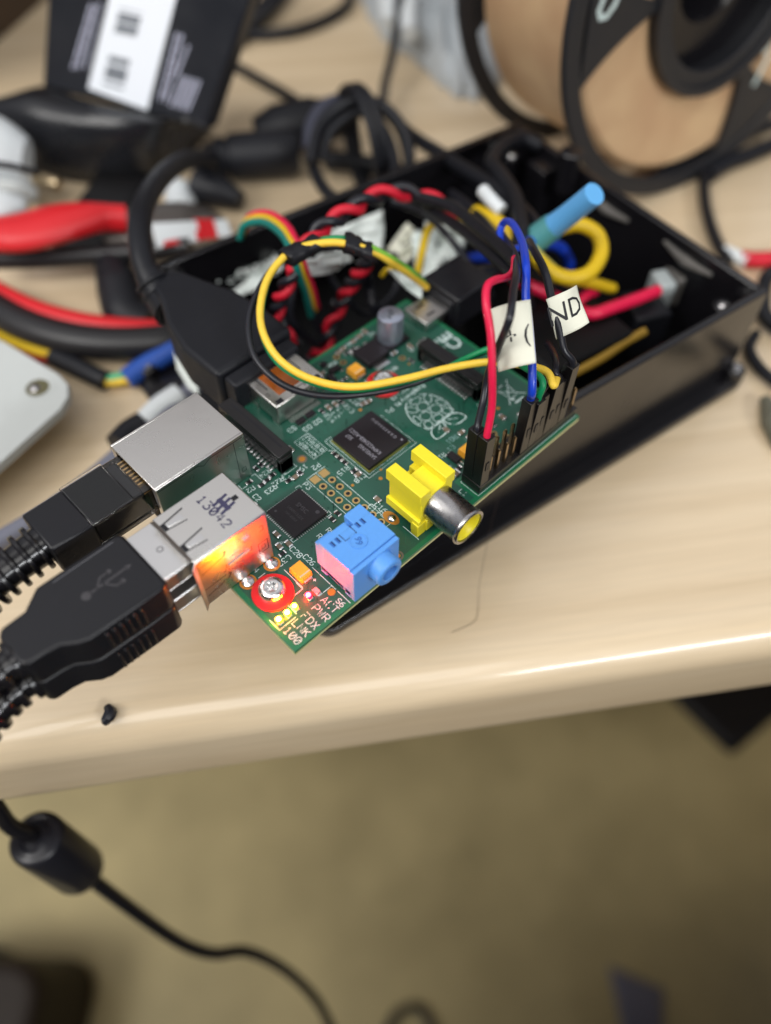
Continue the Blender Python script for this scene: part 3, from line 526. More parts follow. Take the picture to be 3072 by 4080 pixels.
for x0 in (60.2, 66.6):
    for k in range(2): t_.add([(x0 + k * 1.3, 47.9, AH + .012), (x0 + k * 1.3 + .75, 47.9, AH + .012), (x0 + k * 1.3 + .75, 49.3, AH + .012), (x0 + k * 1.3, 49.3, AH + .012)], [(0, 1, 2, 3)])
t_.ribbon([(69.8, 49.0), (66.2, 48.1), (64.4, 48.1), (64.4, 46.6)], .14, AH + .013) if 0 else None
t_.build('contact_windows', M['blued'], aud, smooth=False)
t_ = MB()
for x0 in (60.2, 66.6):
    for k in range(2): t_.ribbon([(x0 + k * 1.3 + .2, 48.0), (x0 + k * 1.3 + .2, 49.2)], .3, AH + .02)
t_.ribbon([(66.0, 47.8), (66.0, 49.7), (63.2, 49.7), (63.2, 47.6)], .22, AH + .013)
t_.build('seam', mat('dark_blue_gap', srgb(25, 48, 95), .6), aud, smooth=False)
# ---- composite video socket
Yz = 13.0
ra = MB().box(40.3, 43.0, 44.0, 53.7, 10.1, Yz).box(47.3, 50.0, 44.0, 53.7, 10.1, Yz).box(40.75, 42.7, 44.5, 53.6, .1, 10.15).box(47.8, 49.6, 44.6, 53.6, 2.4, 10.15).box(42.6, 47.9, 47.2, 53.65, 2, 11.2).box(42.6, 44.0, 44.6, 47.3, 6.5, 9.5).box(46.4, 47.9, 44.6, 47.3, 6.5, 9.2).box(42.6, 47.9, 44.3, 45.2, 2, 7.6)
ra.box(49.5, 50.3, 44.4, 53.8, 2.6, 4.9).box(47.6, 50.0, 51.3, 53.72, .1, 2.7).box(48.2, 50.6, 52.0, 53.9, .1, 3.8).box(46.4, 48.4, 52.2, 54.3, .8, 4.2)
rca = part(ra, 'video_socket', M['yel'], bevel=.14)
c0 = (45.0, 53.7, 6.9)
MB().lathe([(4.0, -.3), (4.0, .3), (3.95, .6), (3.95, 7.6), (4.15, 7.9), (4.2, 8.3), (4.05, 8.65), (3.75, 8.8), (3.45, 8.7), (3.4, 8.2), (3.4, 0)], c0, (0, 1, 0), 56).build('metal_barrel', M['nickel'], rca)
MB().lathe([(3.38, 0), (3.38, 8.35), (3.1, 8.5), (2.6, 8.2), (1.75, 6.5), (1.7, 2), (.01, 2)], c0, (0, 1, 0), 48).build('yellow_insert', M['yel'], rca)
# ---- hdmi socket
H0, H1, K0, K1, HH = 37.4, 51.5, -.7, 10.9, 6.2
hd = MB().box(H0, H1, K0, K1, HH - .35, HH).box(H0, H0 + .35, K0, K1, 1.2, HH - .35).box(H1 - .35, H1, K0, K1, 1.2, HH - .35).box(H0 + .35, H1 - .35, K1 - .4, K1, .4, HH - .35).box(H1 - .35, H1, K1 - 2.2, K1, -.5, 1.25).box(H1 - .35, H1, K0 + 1.5, K0 + 4.2, -.5, 1.25).box(H0, H0 + .35, K1 - 2.2, K1, -.5, 1.25).box(H0 + .35, H1 - .35, K0 + .3, K1 - .4, 1.2, 1.6)
hdm = part(hd, 'video_out_socket', M['silver'], bevel=.25)
t_ = MB(); t_.prism([(40.6, 1.2), (48.7, 1.2), (48.7, 8.6), (41.6, 8.6), (40.6, 7.6)], HH + .005, HH + .05); t_.build('orange_film', M['kapton'], hdm)
t_ = MB()
for x in (40.0, 49.6): t_.ribbon([(x, 1.2), (x, 5.6)], .28, HH + .06)
t_.ribbon([(42.4, 10.3), (42.4, 9.4), (46.2, 9.4), (46.2, 10.3)], .3, HH + .02); t_.ribbon([(50.2, 6.4), (50.7, 6.4), (50.7, 7.4), (50.2, 7.4), (50.2, 6.4)], .15, HH + .02)
t_.add([(x, y, HH + .02) for x, y in ((48.9, 9.4), (50.6, 9.4), (50.6, 10.7), (48.9, 10.7))], [(0, 1, 2, 3)]); t_.add([(x, y, HH + .02) for x, y in ((38.1, 9.4), (39.8, 9.4), (39.8, 10.7), (38.1, 10.7))], [(0, 1, 2, 3)])
t_.build('shell_slots', M['ink'], hdm, smooth=False)
t_ = MB(); t_.box(H0 + .5, H1 - .5, 2, K1 - .5, .6, 5.7); t_.build('socket_lining', M['header'], hdm)
l = MB(); [l.box(40.1 + k * .47, 40.32 + k * .47, 10.9, 12.3, .02, .3 if 0 else .2) for k in range(19)]; l.build('contact_row', M['silver2'], hdm, smooth=False)
# ---- flat-cable sockets
def ffc(x0, x1, y0, y1, pin, pinx):
    a = MB().box(x0, x1, y0, y1, .4, 3.8).box(x0 - .3, x1 + .1, y0 + .2, y1 - .2, 4.5, 5.6).box(x0, x1, y0, y0 + 1.3, .1, 4.6).box(x0, x1, y1 - 1.3, y1, .1, 4.6).box(x0 + .9 * (pin < 0), x1 - .9 * (pin > 0), y0 + 1.3, y1 - 1.3, 3.7, 4.6)
    c = part(a, 'flat_cable_socket', M['header'], bevel=.12)
    l = MB(); n = 15
    for k in range(n):
        y = y0 + 2.6 + k * (y1 - y0 - 5.2) / (n - 1); l.box(*sorted((pinx, pinx + pin * 1.3)), y - .28, y + .28, .02, .5)
    l.build('contact_row', M['silver2'], c, bevel=.08, seg=1)
    t_ = MB(); t_.add([(x0 + .75, y0 + 2, 5.61), (x0 + 1.35, y0 + 2, 5.61), (x0 + 1.35, y1 - 2, 5.61), (x0 + .75, y1 - 2, 5.61)], [(0, 1, 2, 3)]); t_.build('slot', M['ink'], c, smooth=False)
ffc(56.6, 60.0, .8, 22.2, 1, 60.0); ffc(11.0, 14.0, 17.6, 36.8, 1, 14.0)
# ---- micro usb socket
mu = part(MB().box(-1.2, 5.4, 4.6, 12.3, 2.45, 2.75).box(-1.2, 5.4, 4.6, 4.9, .3, 2.45).box(-1.2, 5.4, 12.0, 12.3, .3, 2.45).box(5.1, 5.4, 4.9, 12.0, .3, 2.45).box(-1.2, 5.1, 4.9, 12.0, .3, .6), 'power_socket', M['silver'], bevel=.12)
t_ = MB()
for y in (6.6, 10.3): t_.ribbon([(.6, y), (3.2, y)], .6, 2.77)
t_.build('shell_slots', M['ink'], mu, smooth=False)
# ---- pin header
ph = part(MB().box(.5, 33.3, 50.0, 55.2, .05, 2.5), 'pin_header', M['header'], bevel=.15)
pin0 = None
for k in range(13):
    for yy in (51.3, 53.9):
        x = 31.95 - 2.54 * k
        if pin0 is None: pin0 = MB().prism([(x - .32, yy - .32), (x + .32, yy - .32), (x + .32, yy + .32), (x - .32, yy + .32)], -3, 8.2).prism([(x - .32, yy - .32), (x + .32, yy - .32), (x + .32, yy + .32), (x - .32, yy + .32)], 8.2, 8.6, [(x - .15, yy - .15), (x + .15, yy - .15), (x + .15, yy + .15), (x - .15, yy + .15)]).build('header_pin', M['pingold'], ph, org=(x, yy, 0), smooth=False)
        else: copy_part(pin0, (x, yy, 0), ph)
# ================================================================ plugs in the board's sockets
def ribs(mb, pts, r, step, th, n=20):
    """ribbed sleeve: rings standing on a path"""
    p_ = smooth_path(pts, 24); s = 0; last = -9; fr = frames(p_)
    for i in range(1, len(fr)):
        s += (fr[i][0] - fr[i - 1][0]).length
        if s - last >= step and i < len(fr) - 2:
            last = s; c, t, a, b = fr[i]; mb.lathe([(.5, -th / 2), (r - .25, -th / 2), (r, -th / 2 + .25), (r, th / 2 - .25), (r - .25, th / 2), (.5, th / 2)], c, t, n)
    return mb
def usb_cable(z0, z1, cord, label):
    t = thing('usb_cable', (96, 30, z0), label, 'usb cable', 'black usb cables stacked in the double socket')
    zm = (z0 + z1) / 2
    sh = MB().box(84, 96.4, 23.3, 35.3, zm - 2.25, zm - 1.85).box(84, 96.4, 23.3, 35.3, zm + 1.85, zm + 2.25).box(84, 96.4, 23.3, 23.7, zm - 1.85, zm + 1.85).box(84, 96.4, 34.9, 35.3, zm - 1.85, zm + 1.85).build('plug_shell', M['silver2'], t, bevel=.12)
    MB().disc(92.9, 29.4, zm + 2.26, .75, 20, .35).build('shell_dimple', M['nickel'], sh, smooth=False)
    poly = [(96.2, 23.0), (97.2, 22.0), (113.3, 21.9), (117.1, 24.7), (121.6, 24.9), (122.8, 26.2), (122.8, 32.9), (121.8, 34.0), (118.4, 34.2), (116.2, 34.7), (113.8, 36.5), (112, 37.1), (102, 37.45), (97.2, 37.5), (96.2, 36.6)]
    bo = MB().prism(poly, z0, z1).build('plug_body', M['blk'], t, bevel=1.15, seg=4, ang=.5)
    g_ = MB()
    for k in range(6): x = 102.2 + k * 1.35; g_.box(x, x + .55, 36.5, 37.9, z0 + 1.2, z1 - 1.0)
    g_.build('grip_ribs', M['blk'], bo, bevel=.22)
    l = MB(); zt = z1 + .02
    l.ribbon([(107.2, 29.6), (99.6, 29.5)], .4, zt); l.ribbon([(105.8, 29.6), (104.2, 28.0), (102.6, 28.0)], .35, zt); l.ribbon([(104.4, 29.5), (103.0, 31.4), (101.8, 31.4)], .35, zt)
    l.disc(107.9, 29.6, zt, .9); l.disc(102.4, 28.0, zt, .5); l.add([(101.2, 30.95, zt), (102, 30.95, zt), (102, 31.8, zt), (101.2, 31.8, zt)], [(0, 1, 2, 3)]); l.add([(98.6, 29.5, zt), (99.8, 28.9, zt), (99.8, 30.1, zt)], [(0, 1, 2)])
    l.build('trident_mark', mat('raised_mark', srgb(62, 60, 63), .5), bo, smooth=False)
    l = MB(); l.ribbon([(98.4, 23.2), (110.6, 23.2)], .22, zt); l.build('edge_highlight', mat('edge_highlight', srgb(85, 85, 90), .4), bo, smooth=False)  # highlight along the groove edge, painted as a lighter grey strip
    l = MB(); [l.add([(x - .35, y - .35, zt), (x + .35, y - .35, zt), (x + .35, y + .35, zt), (x - .35, y + .35, zt)], [(0, 1, 2, 3)]) for x, y in ((112.3, 27.0), (112.4, 31.6))]; l.build('mould_marks', M['ink'], bo, smooth=False)
    st = MB(); st.tube([(122, 29.5, zm), (126, 29.5, zm), cord[0]], [3.1, 2.7, 2.5], 16, 6); ribs(st, [(122.6, 29.5, zm), (128, 29.4, zm - .2), cord[0]], 3.9, 2.7, 1.5); st.build('strain_relief', M['blkgloss'], t)
    MB().tube([(124, 29.5, zm)] + cord, 2.1, 16, 8).build('cord', M['blkgloss'], t)
usb_cable(7.9, 15.2, [(137, 29.8, 10.5), (155, 33, 6), (180, 42, -8), (230, 60, -30)], 'upper black usb plug with a trident mark, pushed into the top of the double socket')
usb_cable(.2, 7.5, [(136, 31.0, 1.5), (152, 36, -3), (175, 50, -16), (215, 80, -40)], 'lower black usb plug beneath another, in the bottom of the double socket')
# network cable
t = thing('network_cable', (86, 9.6, 5), 'black network cable with a clear plug in the tall metal socket', 'network cable')
MB().box(83, 98.6, 3.8, 15.4, 5.2, 12.2).box(86.6, 98.8, 3.6, 15.6, 4.9, 6.4).box(89.5, 98.8, 3.5, 15.7, 12.2, 12.75).build('clear_plug', M['clear'], t, bevel=.25)
MB().box(87.2, 98.3, 4.6, 14.6, 5.9, 11.4).build('plug_core', M['blk'], t, bevel=.3)
l = MB(); [l.box(83.5, 87.0, 5.4 + k * 1.02, 5.8 + k * 1.02, 10.2, 11.7) for k in range(8)]; l.build('contacts', M['gold'], t)
MB().hexa([(98.4, 4.0, 4.6), (107.2, 4.3, 5.0), (107.2, 15.1, 5.0), (98.4, 15.5, 4.6)], [(98.4, 4.0, 12.6), (107.2, 4.3, 12.9), (107.2, 15.1, 12.9), (98.4, 15.5, 12.6)]).build('boot', M['blk'], t, bevel=.5)
st = MB().tube([(106.5, 9.7, 8.9), (116, 10, 8.2), (126, 10.5, 6)], [3.9, 3.3, 2.8], 18, 6); ribs(st, [(108, 9.7, 8.8), (117, 10, 8.0), (127, 10.6, 5.6)], 4.9, 2.35, 1.1); st.build('strain_relief', M['blkgloss'], t)
MB().tube([(110, 9.8, 8.8), (126, 10.5, 6), (150, 14, -2), (200, 22, -30)], 2.7, 16, 8).build('cord', M['blkgloss'], t)
# video cable
t = thing('video_cable', (45, -20, 0), 'thick black video cable arching from the steel socket back to a barrel', 'video cable')
poly = [(34.4, -.4), (56.3, -.4), (56.6, -16), (54.2, -26), (50.6, -33.5), (49.3, -38.5), (46.5, -41.5), (42.5, -42.0), (40.2, -38.5), (38.2, -32.5), (35.2, -24), (34.0, -14)]
MB().box(36.0, 55.0, -3.4, .9, -1.4, 7.6).build('plug_nose', M['blkmatte'], t, bevel=.8, seg=3)
MB().box(38.0, 51.0, -1.0, 1.2, 1.2, 5.2).build('plug_shell', M['silver2'], t, bevel=.3)
bo = MB().prism([(x, y - 3.2) if y > -1 else (x, y) for x, y in poly], -2.8, 8.8).build('plug_body', M['blkmatte'], t, bevel=1.3, seg=4)
l = MB(); [l.ribbon([(41.5 + k * .2, -13.5 - 3.1 * k), (49.5 - .2 * k, -13.9 - 3.1 * k)], .22, 8.82) for k in range(3)]; l.build('mould_lines', M['ink'], bo, smooth=False)
cp = [P(640, 1170, 4.5), P(585, 1085, 8), P(558, 970, 11), P(568, 830, 11), P(640, 710, 4), P(740, 640, -10), P(850, 628, -24)]
st = MB().tube([P(690, 1225, 3), cp[0], cp[1]], [5.6, 4.4, 3.4], 18, 8)
st.build('strain_relief', M['blkmatte'], t); rb = ribs(MB(), [P(690, 1225, 3), cp[0], cp[1]], 4.75, 2.6, 1.0); rb.build('relief_ribs', M['blkmatte'], t)
MB().tube([P(670, 1205, 3.5)] + cp, 3.0, 18, 10).build('cord', M['blkmatte'], t)
a, b = P(815, 632, -27), P(1190, 606, -27); ax = b - a
MB().lathe([(.1, -3), (3.2, -3), (3.6, 0), (5.2, .6), (5.4, 3.8), (6.9, 4.6), (7.0, 6.5), (6.4, 7.2), (6.4, 8.4), (7.9, 9.4), (8.2, ax.length * .75), (7.8, ax.length * .93), (6.6, ax.length), (.1, ax.length)], a, ax, 36).build('barrel', M['blkmatte'], t)
# black micro plug
t = thing('power_plug', (-6, 8, 0), 'black micro plug pushed into the small steel socket at the far end of the board', 'plug')
MB().box(-17, -3.4, 1.6, 14.6, -3.0, 6.0).box(-4.2, -2.6, 3.2, 13.0, -1.4, 4.6).build('plug_body', M['blk'], t, bevel=.7, seg=3)
MB().box(-3, -.9, 5.0, 11.8, .7, 2.3).build('plug_shell', M['silver2'], t, bevel=.2)
MB().tube([(-16, 8, 1.5), (-24, 8, 0), (-34, 4, -8), (-44, -8, -20)], [3.2, 2.4, 2, 2], 14, 8).build('cord', M['blkwire'], t)
# ================================================================ jumper wires
def housing(t, x, y, z0=2.6, z1=16.9, lean=(0, 0)):
    h = 1.24; lx, ly = lean
    b = MB()
    lo = [(x - h, y - h, z0), (x + h, y - h, z0), (x + h, y + h, z0), (x - h, y + h, z0)]; hi = [(a + lx, c + ly, z1) for a, c, _ in lo]
    b.hexa(lo, hi); o = b.build('pin_housing', M['header'], t, bevel=.1)
    d = MB().add([(x + lx + a * .75, y + ly + c * .75, z1 + .01) for a, c in ((-1, -1), (1, -1), (1, 1), (-1, 1))], [(0, 1, 2, 3)]); d.build('opening', M['ink'], o, smooth=False)
    w_ = MB(); w_.box(x - .5 + lx * .5, x + .5 + lx * .5, y + h - .01 + ly * .5, y + h + .14 + ly * .5, 7.2, 9.6); w_.build('latch_tab', M['blk'], o, bevel=.05)
def jumper(label, col, x, y, pts, r=.76, lean=(0, 0), z1=16.9, group=None):
    t = thing('jumper_wire', (x, y, 2.6), label, 'wire', group); housing(t, x, y, z1=z1, lean=lean)
    MB().tube([(x + lean[0], y + lean[1], z1 - 2.0), (x + lean[0], y + lean[1], z1 + .6)] + pts, r, 12, 8).build('insulation', M[col], t); return t
G = 'jumper wires on the pin header'
jumper('black jumper wire between the green and the yellow ones, bending back over the board', 'blkwire', 14.17, 53.9, [P(2180, 1520, 18.5), P(2165, 1480, 18), P(2120, 1450, 15), P(2080, 1430, 10)], r=.72, lean=(.1, -.5), z1=15.6, group=G)
jumper('black jumper wire just right of the yellow one, bending back into the box', 'blkwire', 9.09, 53.9, [P(2215, 1490, 19), P(2215, 1440, 18), P(2200, 1400, 12), P(2180, 1370, 4)], r=.72, lean=(-.3, -.4), z1=15.9, group=G)
jumper('pink red jumper wire rising from the front corner of the pin header', 'wred', 31.95, 53.9, [P(1960, 1620, 23), P(1961, 1480, 30), P(1955, 1330, 36), P(1937, 1210, 40), P(1942, 1140, 41), P(1975, 1115, 40), P(2020, 1105, 37), P(2046, 1075, 34), P(2050, 1030, 30)], group=G)
jumper('black jumper wire beside the pink red one, on the inner header row', 'blkwire', 31.95, 51.3, [P(1925, 1600, 19.5), P(1945, 1490, 24), P(1985, 1385, 32), P(2030, 1270, 40), P(2045, 1160, 40), P(2058, 1080, 37), P(2050, 1010, 27), P(2000, 930, 20)], group=G)
jumper('royal blue jumper wire that passes through a white tape flag and loops', 'wblu', 19.25, 53.9, [P(2120, 1560, 21), P(2120, 1450, 25), P(2108, 1300, 29), P(2095, 1180, 33), P(2096, 1060, 36), P(2078, 960, 32), P(2040, 890, 28), P(2005, 890, 24), P(1992, 945, 22), P(2020, 990, 22), P(2070, 985, 21), P(2110, 955, 18)], r=.85, lean=(-.7, -.2), z1=17.4, group=G)
jumper('green jumper wire plugged in just behind the blue one', 'wgrn', 16.71, 53.9, [P(2163, 1535, 19.4), P(2150, 1500, 20), P(2100, 1470, 19), P(2040, 1430, 16), P(1980, 1400, 14), P(1940, 1393, 13), P(1850, 1432, 11), P(1750, 1480, 10.5), P(1600, 1522, 10.2), P(1400, 1553, 10), P(1235, 1520, 11), P(1118, 1455, 13), P(1056, 1360, 15), P(1040, 1250, 17), P(1066, 1120, 19), P(1125, 1030, 21), P(1200, 985, 22), P(1300, 953, 22.5), P(1400, 955, 22), P(1480, 985, 20), P(1570, 1035, 16), P(1640, 1080, 11), P(1690, 1125, 5)], r=.72, lean=(-.1, .35), z1=16.4, group=G)
jumper('yellow jumper wire that loops over the steel video socket', 'wyel', 11.63, 53.9, [P(2205, 1535, 19), P(2185, 1488, 19.5), P(2140, 1466, 19), P(2050, 1450, 17), P(1938, 1443, 14), P(1780, 1468, 12), P(1600, 1512, 11.5), P(1400, 1541, 11.5), P(1240, 1510, 12.5), P(1125, 1443, 14.5), P(1058, 1350, 16.5), P(1036, 1245, 18.5), P(1062, 1120, 20.5), P(1125, 1030, 22), P(1200, 985, 23), P(1290, 968, 23.5), P(1370, 970, 23), P(1480, 1000, 21), P(1580, 1060, 16), P(1640, 1100, 11), P(1700, 1145, 5)], r=.85, lean=(-.75, .1), z1=17.3, group=G)
t = jumper('black jumper wire with a wrapped paper flag reading ND', 'blkwire', 6.55, 53.9, [P(2248, 1400, 22), P(2235, 1345, 24), P(2215, 1260, 27), P(2195, 1180, 29), P(2170, 1080, 30), P(2130, 1000, 28), P(2110, 960, 24)], r=.85, lean=(-.25, .2), z1=19.2, group=G)
def flag(t, quad, z_, s_, name='paper_flag', tx=None, size=3, bend=1.2, rot=0, off=(0, 0)):
    """folded tape flag: a bowed sheet through four picture corners, quad = [(u, v, z) * 4] tl tr br bl"""
    q = [P(*c) for c in quad]; n = (q[1] - q[0]).cross(q[3] - q[0]).normalized()
    if n.dot(CAMC - q[0]) < 0: n = -n
    N = 14; vs = []
    for j in range(N + 1):
        for i in range(N + 1):
            a, b = i / N, j / N; p_ = q[0].lerp(q[1], a).lerp(q[3].lerp(q[2], a), b)
            vs.append(p_ + n * (bend * math.sin(math.pi * (a * 1.2 - .1)) + .25 * math.sin(5 * b + 3 * a)))
    fs = [(j * (N + 1) + i, j * (N + 1) + i + 1, (j + 1) * (N + 1) + i + 1, (j + 1) * (N + 1) + i) for j in range(N) for i in range(N)]
    o = MB().add(vs, fs).build(name, M['paper'], t, thick=.18)
    for s_, dx_ in ([(s_, 0)] if isinstance(s_, str) else (s_ or [])):
        ex = (q[1] - q[0]).normalized(); ey = n.cross(ex); w_ = (q[1] - q[0]).length; h_ = (q[3] - q[0]).length; c = (q[0] + q[1] + q[2] + q[3]) / 4 + ex * off[0] + ey * off[1]
        vs, fs = text_mesh(s_, size, .01); vv = []
        for v in vs:
            a = (v.x + off[0]) / w_ + .5 + dx_; b = .5 - (v.y + off[1]) / h_
            p_ = q[0].lerp(q[1], a).lerp(q[3].lerp(q[2], a), b); vv.append(p_ + n * (bend * math.sin(math.pi * (a * 1.2 - .1)) + .25 * math.sin(5 * b + 3 * a) + .16))
        MB().add(vv, fs).build('flag_lettering', M['ink'], o, smooth=False)
    return o
flag(t, [(2178, 1192, 30), (2300, 1135, 30), (2348, 1285, 27), (2222, 1352, 24)], 0, 'ND', size=5.6, bend=.9, off=(-.6, .3))
t = thing('tape_label', P(2050, 1340, 28), 'large white paper tape label folded round the blue wire with part of a plus sign', 'label')
flag(t, [(1940, 1236, 34), (2112, 1192, 37), (2136, 1446, 31), (1985, 1482, 27)], 0, [('-+', -.12), ('(', .34)], size=4.6, bend=1.0, off=(0, -.3))
flag(t, [(1928, 1252, 30), (1972, 1232, 27), (2000, 1470, 21), (1962, 1400, 25)], 0, None, name='folded_end', bend=.2)
# black thin wire following the yellow loop
t = thing('thin_black_wire', P(985, 1330, 14), 'thin black wire looping low across the board under the yellow wire', 'wire')
MB().tube([P(1930, 1400, 12), P(1850, 1432, 9), P(1760, 1482, 8), P(1640, 1530, 7.6), P(1500, 1562, 8), P(1330, 1579, 8.8), P(1200, 1562, 9.5), P(1100, 1515, 11), P(1020, 1430, 13), P(992, 1335, 15), P(998, 1240, 16.5), P(1045, 1130, 18), P(1115, 1040, 20), P(1200, 992, 21.5), P(1300, 985, 21.5), P(1390, 985, 21), P(1480, 1005, 19)], .78, 12, 10).build('insulation', M['blkwire'], t)
def sleeve(label, a, b, r, m_='blkmatte', name='shrink_sleeve'):
    a, b = Vector(a), Vector(b); d = (b - a).normalized(); L_ = (b - a).length
    u = d.cross(Vector((0, 0, 1))).normalized(); v = u.cross(d); mbx = MB(); N = 10; vs = []
    for j in range(N + 1):
        k = j / N; ww = r * (1 + .12 * math.sin(7 * k) + .08 * math.sin(17 * k))
        for i in range(16):
            an = 2 * math.pi * i / 16; x = math.copysign(abs(math.cos(an)) ** .7, math.cos(an)) * ww * 1.05; y = math.copysign(abs(math.sin(an)) ** .7, math.sin(an)) * ww * .72
            vs.append(a + d * (L_ * k + (.6 * math.cos(an) if j in (0, N) else 0)) + u * x + v * y)
    fs = [(j * 16 + i, j * 16 + (i + 1) % 16, (j + 1) * 16 + (i + 1) % 16, (j + 1) * 16 + i) for j in range(N) for i in range(16)] + [tuple(range(15, -1, -1)), tuple(N * 16 + i for i in range(16))]
    o = mbx.add(vs, fs).build(name, M[m_]); return tag(o, label, 'sleeve')
sleeve('black shrink sleeve gathering the yellow loop at its upper left', P(1138, 1030, 21.8), P(1270, 962, 22.8), 2.2)
sleeve('black cut shrink sleeve on top of the yellow loop, right of another', P(1372, 962, 22.6), P(1478, 1006, 20.6), 2.3)
# thick black strands arriving from the upper left at the header wires
for i, (pts, lab) in enumerate([([P(1640, 780, 12), P(1790, 820, 16), P(1900, 900, 20), P(1990, 980, 24), P(2060, 1050, 28)], 'upper of two flat black strands sloping down to the red wire bend'),
                               ([P(1700, 830, 8), P(1820, 900, 12), P(1930, 990, 18), P(2020, 1070, 22), P(2050, 1110, 24)], 'lower of two flat black strands sloping down to the red wire bend')]):
    o = MB().tube(pts, 1.45, 14, 8).build('black_strand', M['blkmatte']); tag(o, lab, 'wire', 'black strands above the board')
# ================================================================ black enclosure under the board
ang = math.atan2(-.1564, .9877); BM = Matrix.Translation((-74.6, 61.9, 0)) @ Matrix.Rotation(ang, 4, 'Z')
def BX(s, w_, z): return BM @ Vector((s, -w_, z))
Wd = 103.0; Ln = 131.0
en = thing('enclosure', BX(70, 50, -36), 'open black plastic project box under and behind the board, full of wires', 'box')
b = MB(BM); T = 2.3
b.box(0, Ln, -T, 0, -33, -3).box(0, Ln, -Wd, -Wd + T, -33, -3).box(0, T, -Wd + T, -T, -33, -3).box(Ln - T, Ln, -Wd + T, -T, -33, -3)
b.build('walls', M['box'], en, bevel=.5, seg=3)
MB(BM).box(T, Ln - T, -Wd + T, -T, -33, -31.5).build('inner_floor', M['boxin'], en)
def rrect(x0, x1, y0, y1, r, n=6):
    o = []
    for cx, cy, a0 in ((x1 - r, y1 - r, 0), (x0 + r, y1 - r, 90), (x0 + r, y0 + r, 180), (x1 - r, y0 + r, 270)):
        for k in range(n + 1): a = math.radians(a0 + 90 * k / n); o.append((cx + r * math.cos(a), cy + r * math.sin(a)))
    return o
MB(BM).prism(rrect(-2.5, 145.5, -Wd - 2, 4.6, 4), -35.95, -32.8).build('base_flange', M['box'], en, bevel=.6, seg=3)
for s, y in ((.8, 1.6), (141.0, -97.0)):
    p_ = MB(BM).cyl((s, y, -33), (s, y, -29.5), 3.0, 2.8, 28).build('corner_post', M['box'], en, bevel=.3); MB(BM).lathe([(.01, .9), (1.2, .8), (1.7, 0)], (s, y, -29.5), (0, 0, 1), 20).build('screw', M['nickel'], p_)
for s, y in ((7, -7), (7, -Wd + 7), (Ln - 7, -Wd + 7)):
    p_ = MB(BM).cyl((s, y, -31.5), (s, y, -9), 3.2, 2.7, 24).build('standoff', M['box'], en, bevel=.3); MB(BM).lathe([(.01, .6), (1.1, .5), (1.5, 0)], (s, y, -9), (0, 0, 1), 18).build('screw', M['nickel'], p_)
MB(BM).box(3, 9, -Wd + 16, -Wd + 24, -30, -6).cyl((5, -Wd + 30, -10), (5, -Wd + 30, 3), 3.5, 3.5).build('switch_block', M['box'], en, bevel=.5)
M['glue'] = mat('dried_glue', srgb(95, 92, 88), .3, var=.2, vscale=.3)
for k, (s0, s1, zz) in enumerate(((16, 34, -7), (48, 66, -8))):
    o = MB(BM).tube([(T + .4, -s0, zz), (T + .9, -(s0 + s1) / 2, zz - .6), (T + .4, -s1, zz + .4)], [.6, 1.5, .5], 10, 8).build('glue_bead', M['glue']); tag(o, ('long pale glue bead on the box wall nearest the right corner', 'pale glue bead on the box wall beside the filament spool')[k], 'glue')
# ---- contents of the enclosure
def wire(name, label, col, pts, r, cat='wire', group=None, sub=8): 
    o = MB().tube(pts, r, 12, sub).build(name, M[col] if isinstance(col, str) else col); return tag(o, label, cat, group)
pr = [P(1205, 1010, 14), P(1250, 945, 16), P(1320, 885, 17), P(1400, 835, 17), P(1480, 790, 16), P(1560, 765, 15), P(1650, 775, 13), P(1750, 810, 11), P(1830, 850, 7)]
for c, ph, nm in (('wred2', 0, 'bright red wire'), ('blkwire', math.pi, 'black wire')):
    o = MB().tube(helix(pr, 1.35, 13, ph), 1.2, 12, raw=True).build('twisted_wire', M[c]); tag(o, nm + ' of the twisted pair arching over the back of the box', 'wire')
for i, (pp, lab) in enumerate([([P(1170, 1080, 10), P(1130, 1160, 4), P(1105, 1240, -4), P(1130, 1320, -10), P(1185, 1380, -16)], 'left twisted pair dropping into the box'), ([P(1480, 1020, 12), P(1430, 1090, 4), P(1385, 1160, -4), P(1345, 1240, -10), P(1310, 1320, -14), P(1290, 1400, -20), P(1230, 1430, -24)], 'middle twisted pair dropping into the box')]):
    for c, ph, nm in (('wred2', 0, 'red wire of the '), ('blkwire', math.pi, 'black wire of the ')):
        o = MB().tube(helix(pp, 1.15, 11, ph), 1.05, 12, raw=True).build('twisted_wire', M[c]); tag(o, nm + lab, 'wire')
RB = [[(965, 935, 2), (985, 880, 6), (1060, 868, 9), (1130, 915, 12), (1170, 985, 14), (1200, 1080, 8), (1230, 1160, -2), (1250, 1240, -12)]]
for k, (c, nm, dx, dy) in enumerate((('wred', 'magenta', 12, -17), ('wyel2', 'mustard', 0, 0), ('wteal', 'teal', -10, 17))):
    wire('sensor_wire', nm + ' wire of the ribbon curling over the left rim of the box', c, [P(u + dx, v + dy, z) for u, v, z in RB[0]], .95)
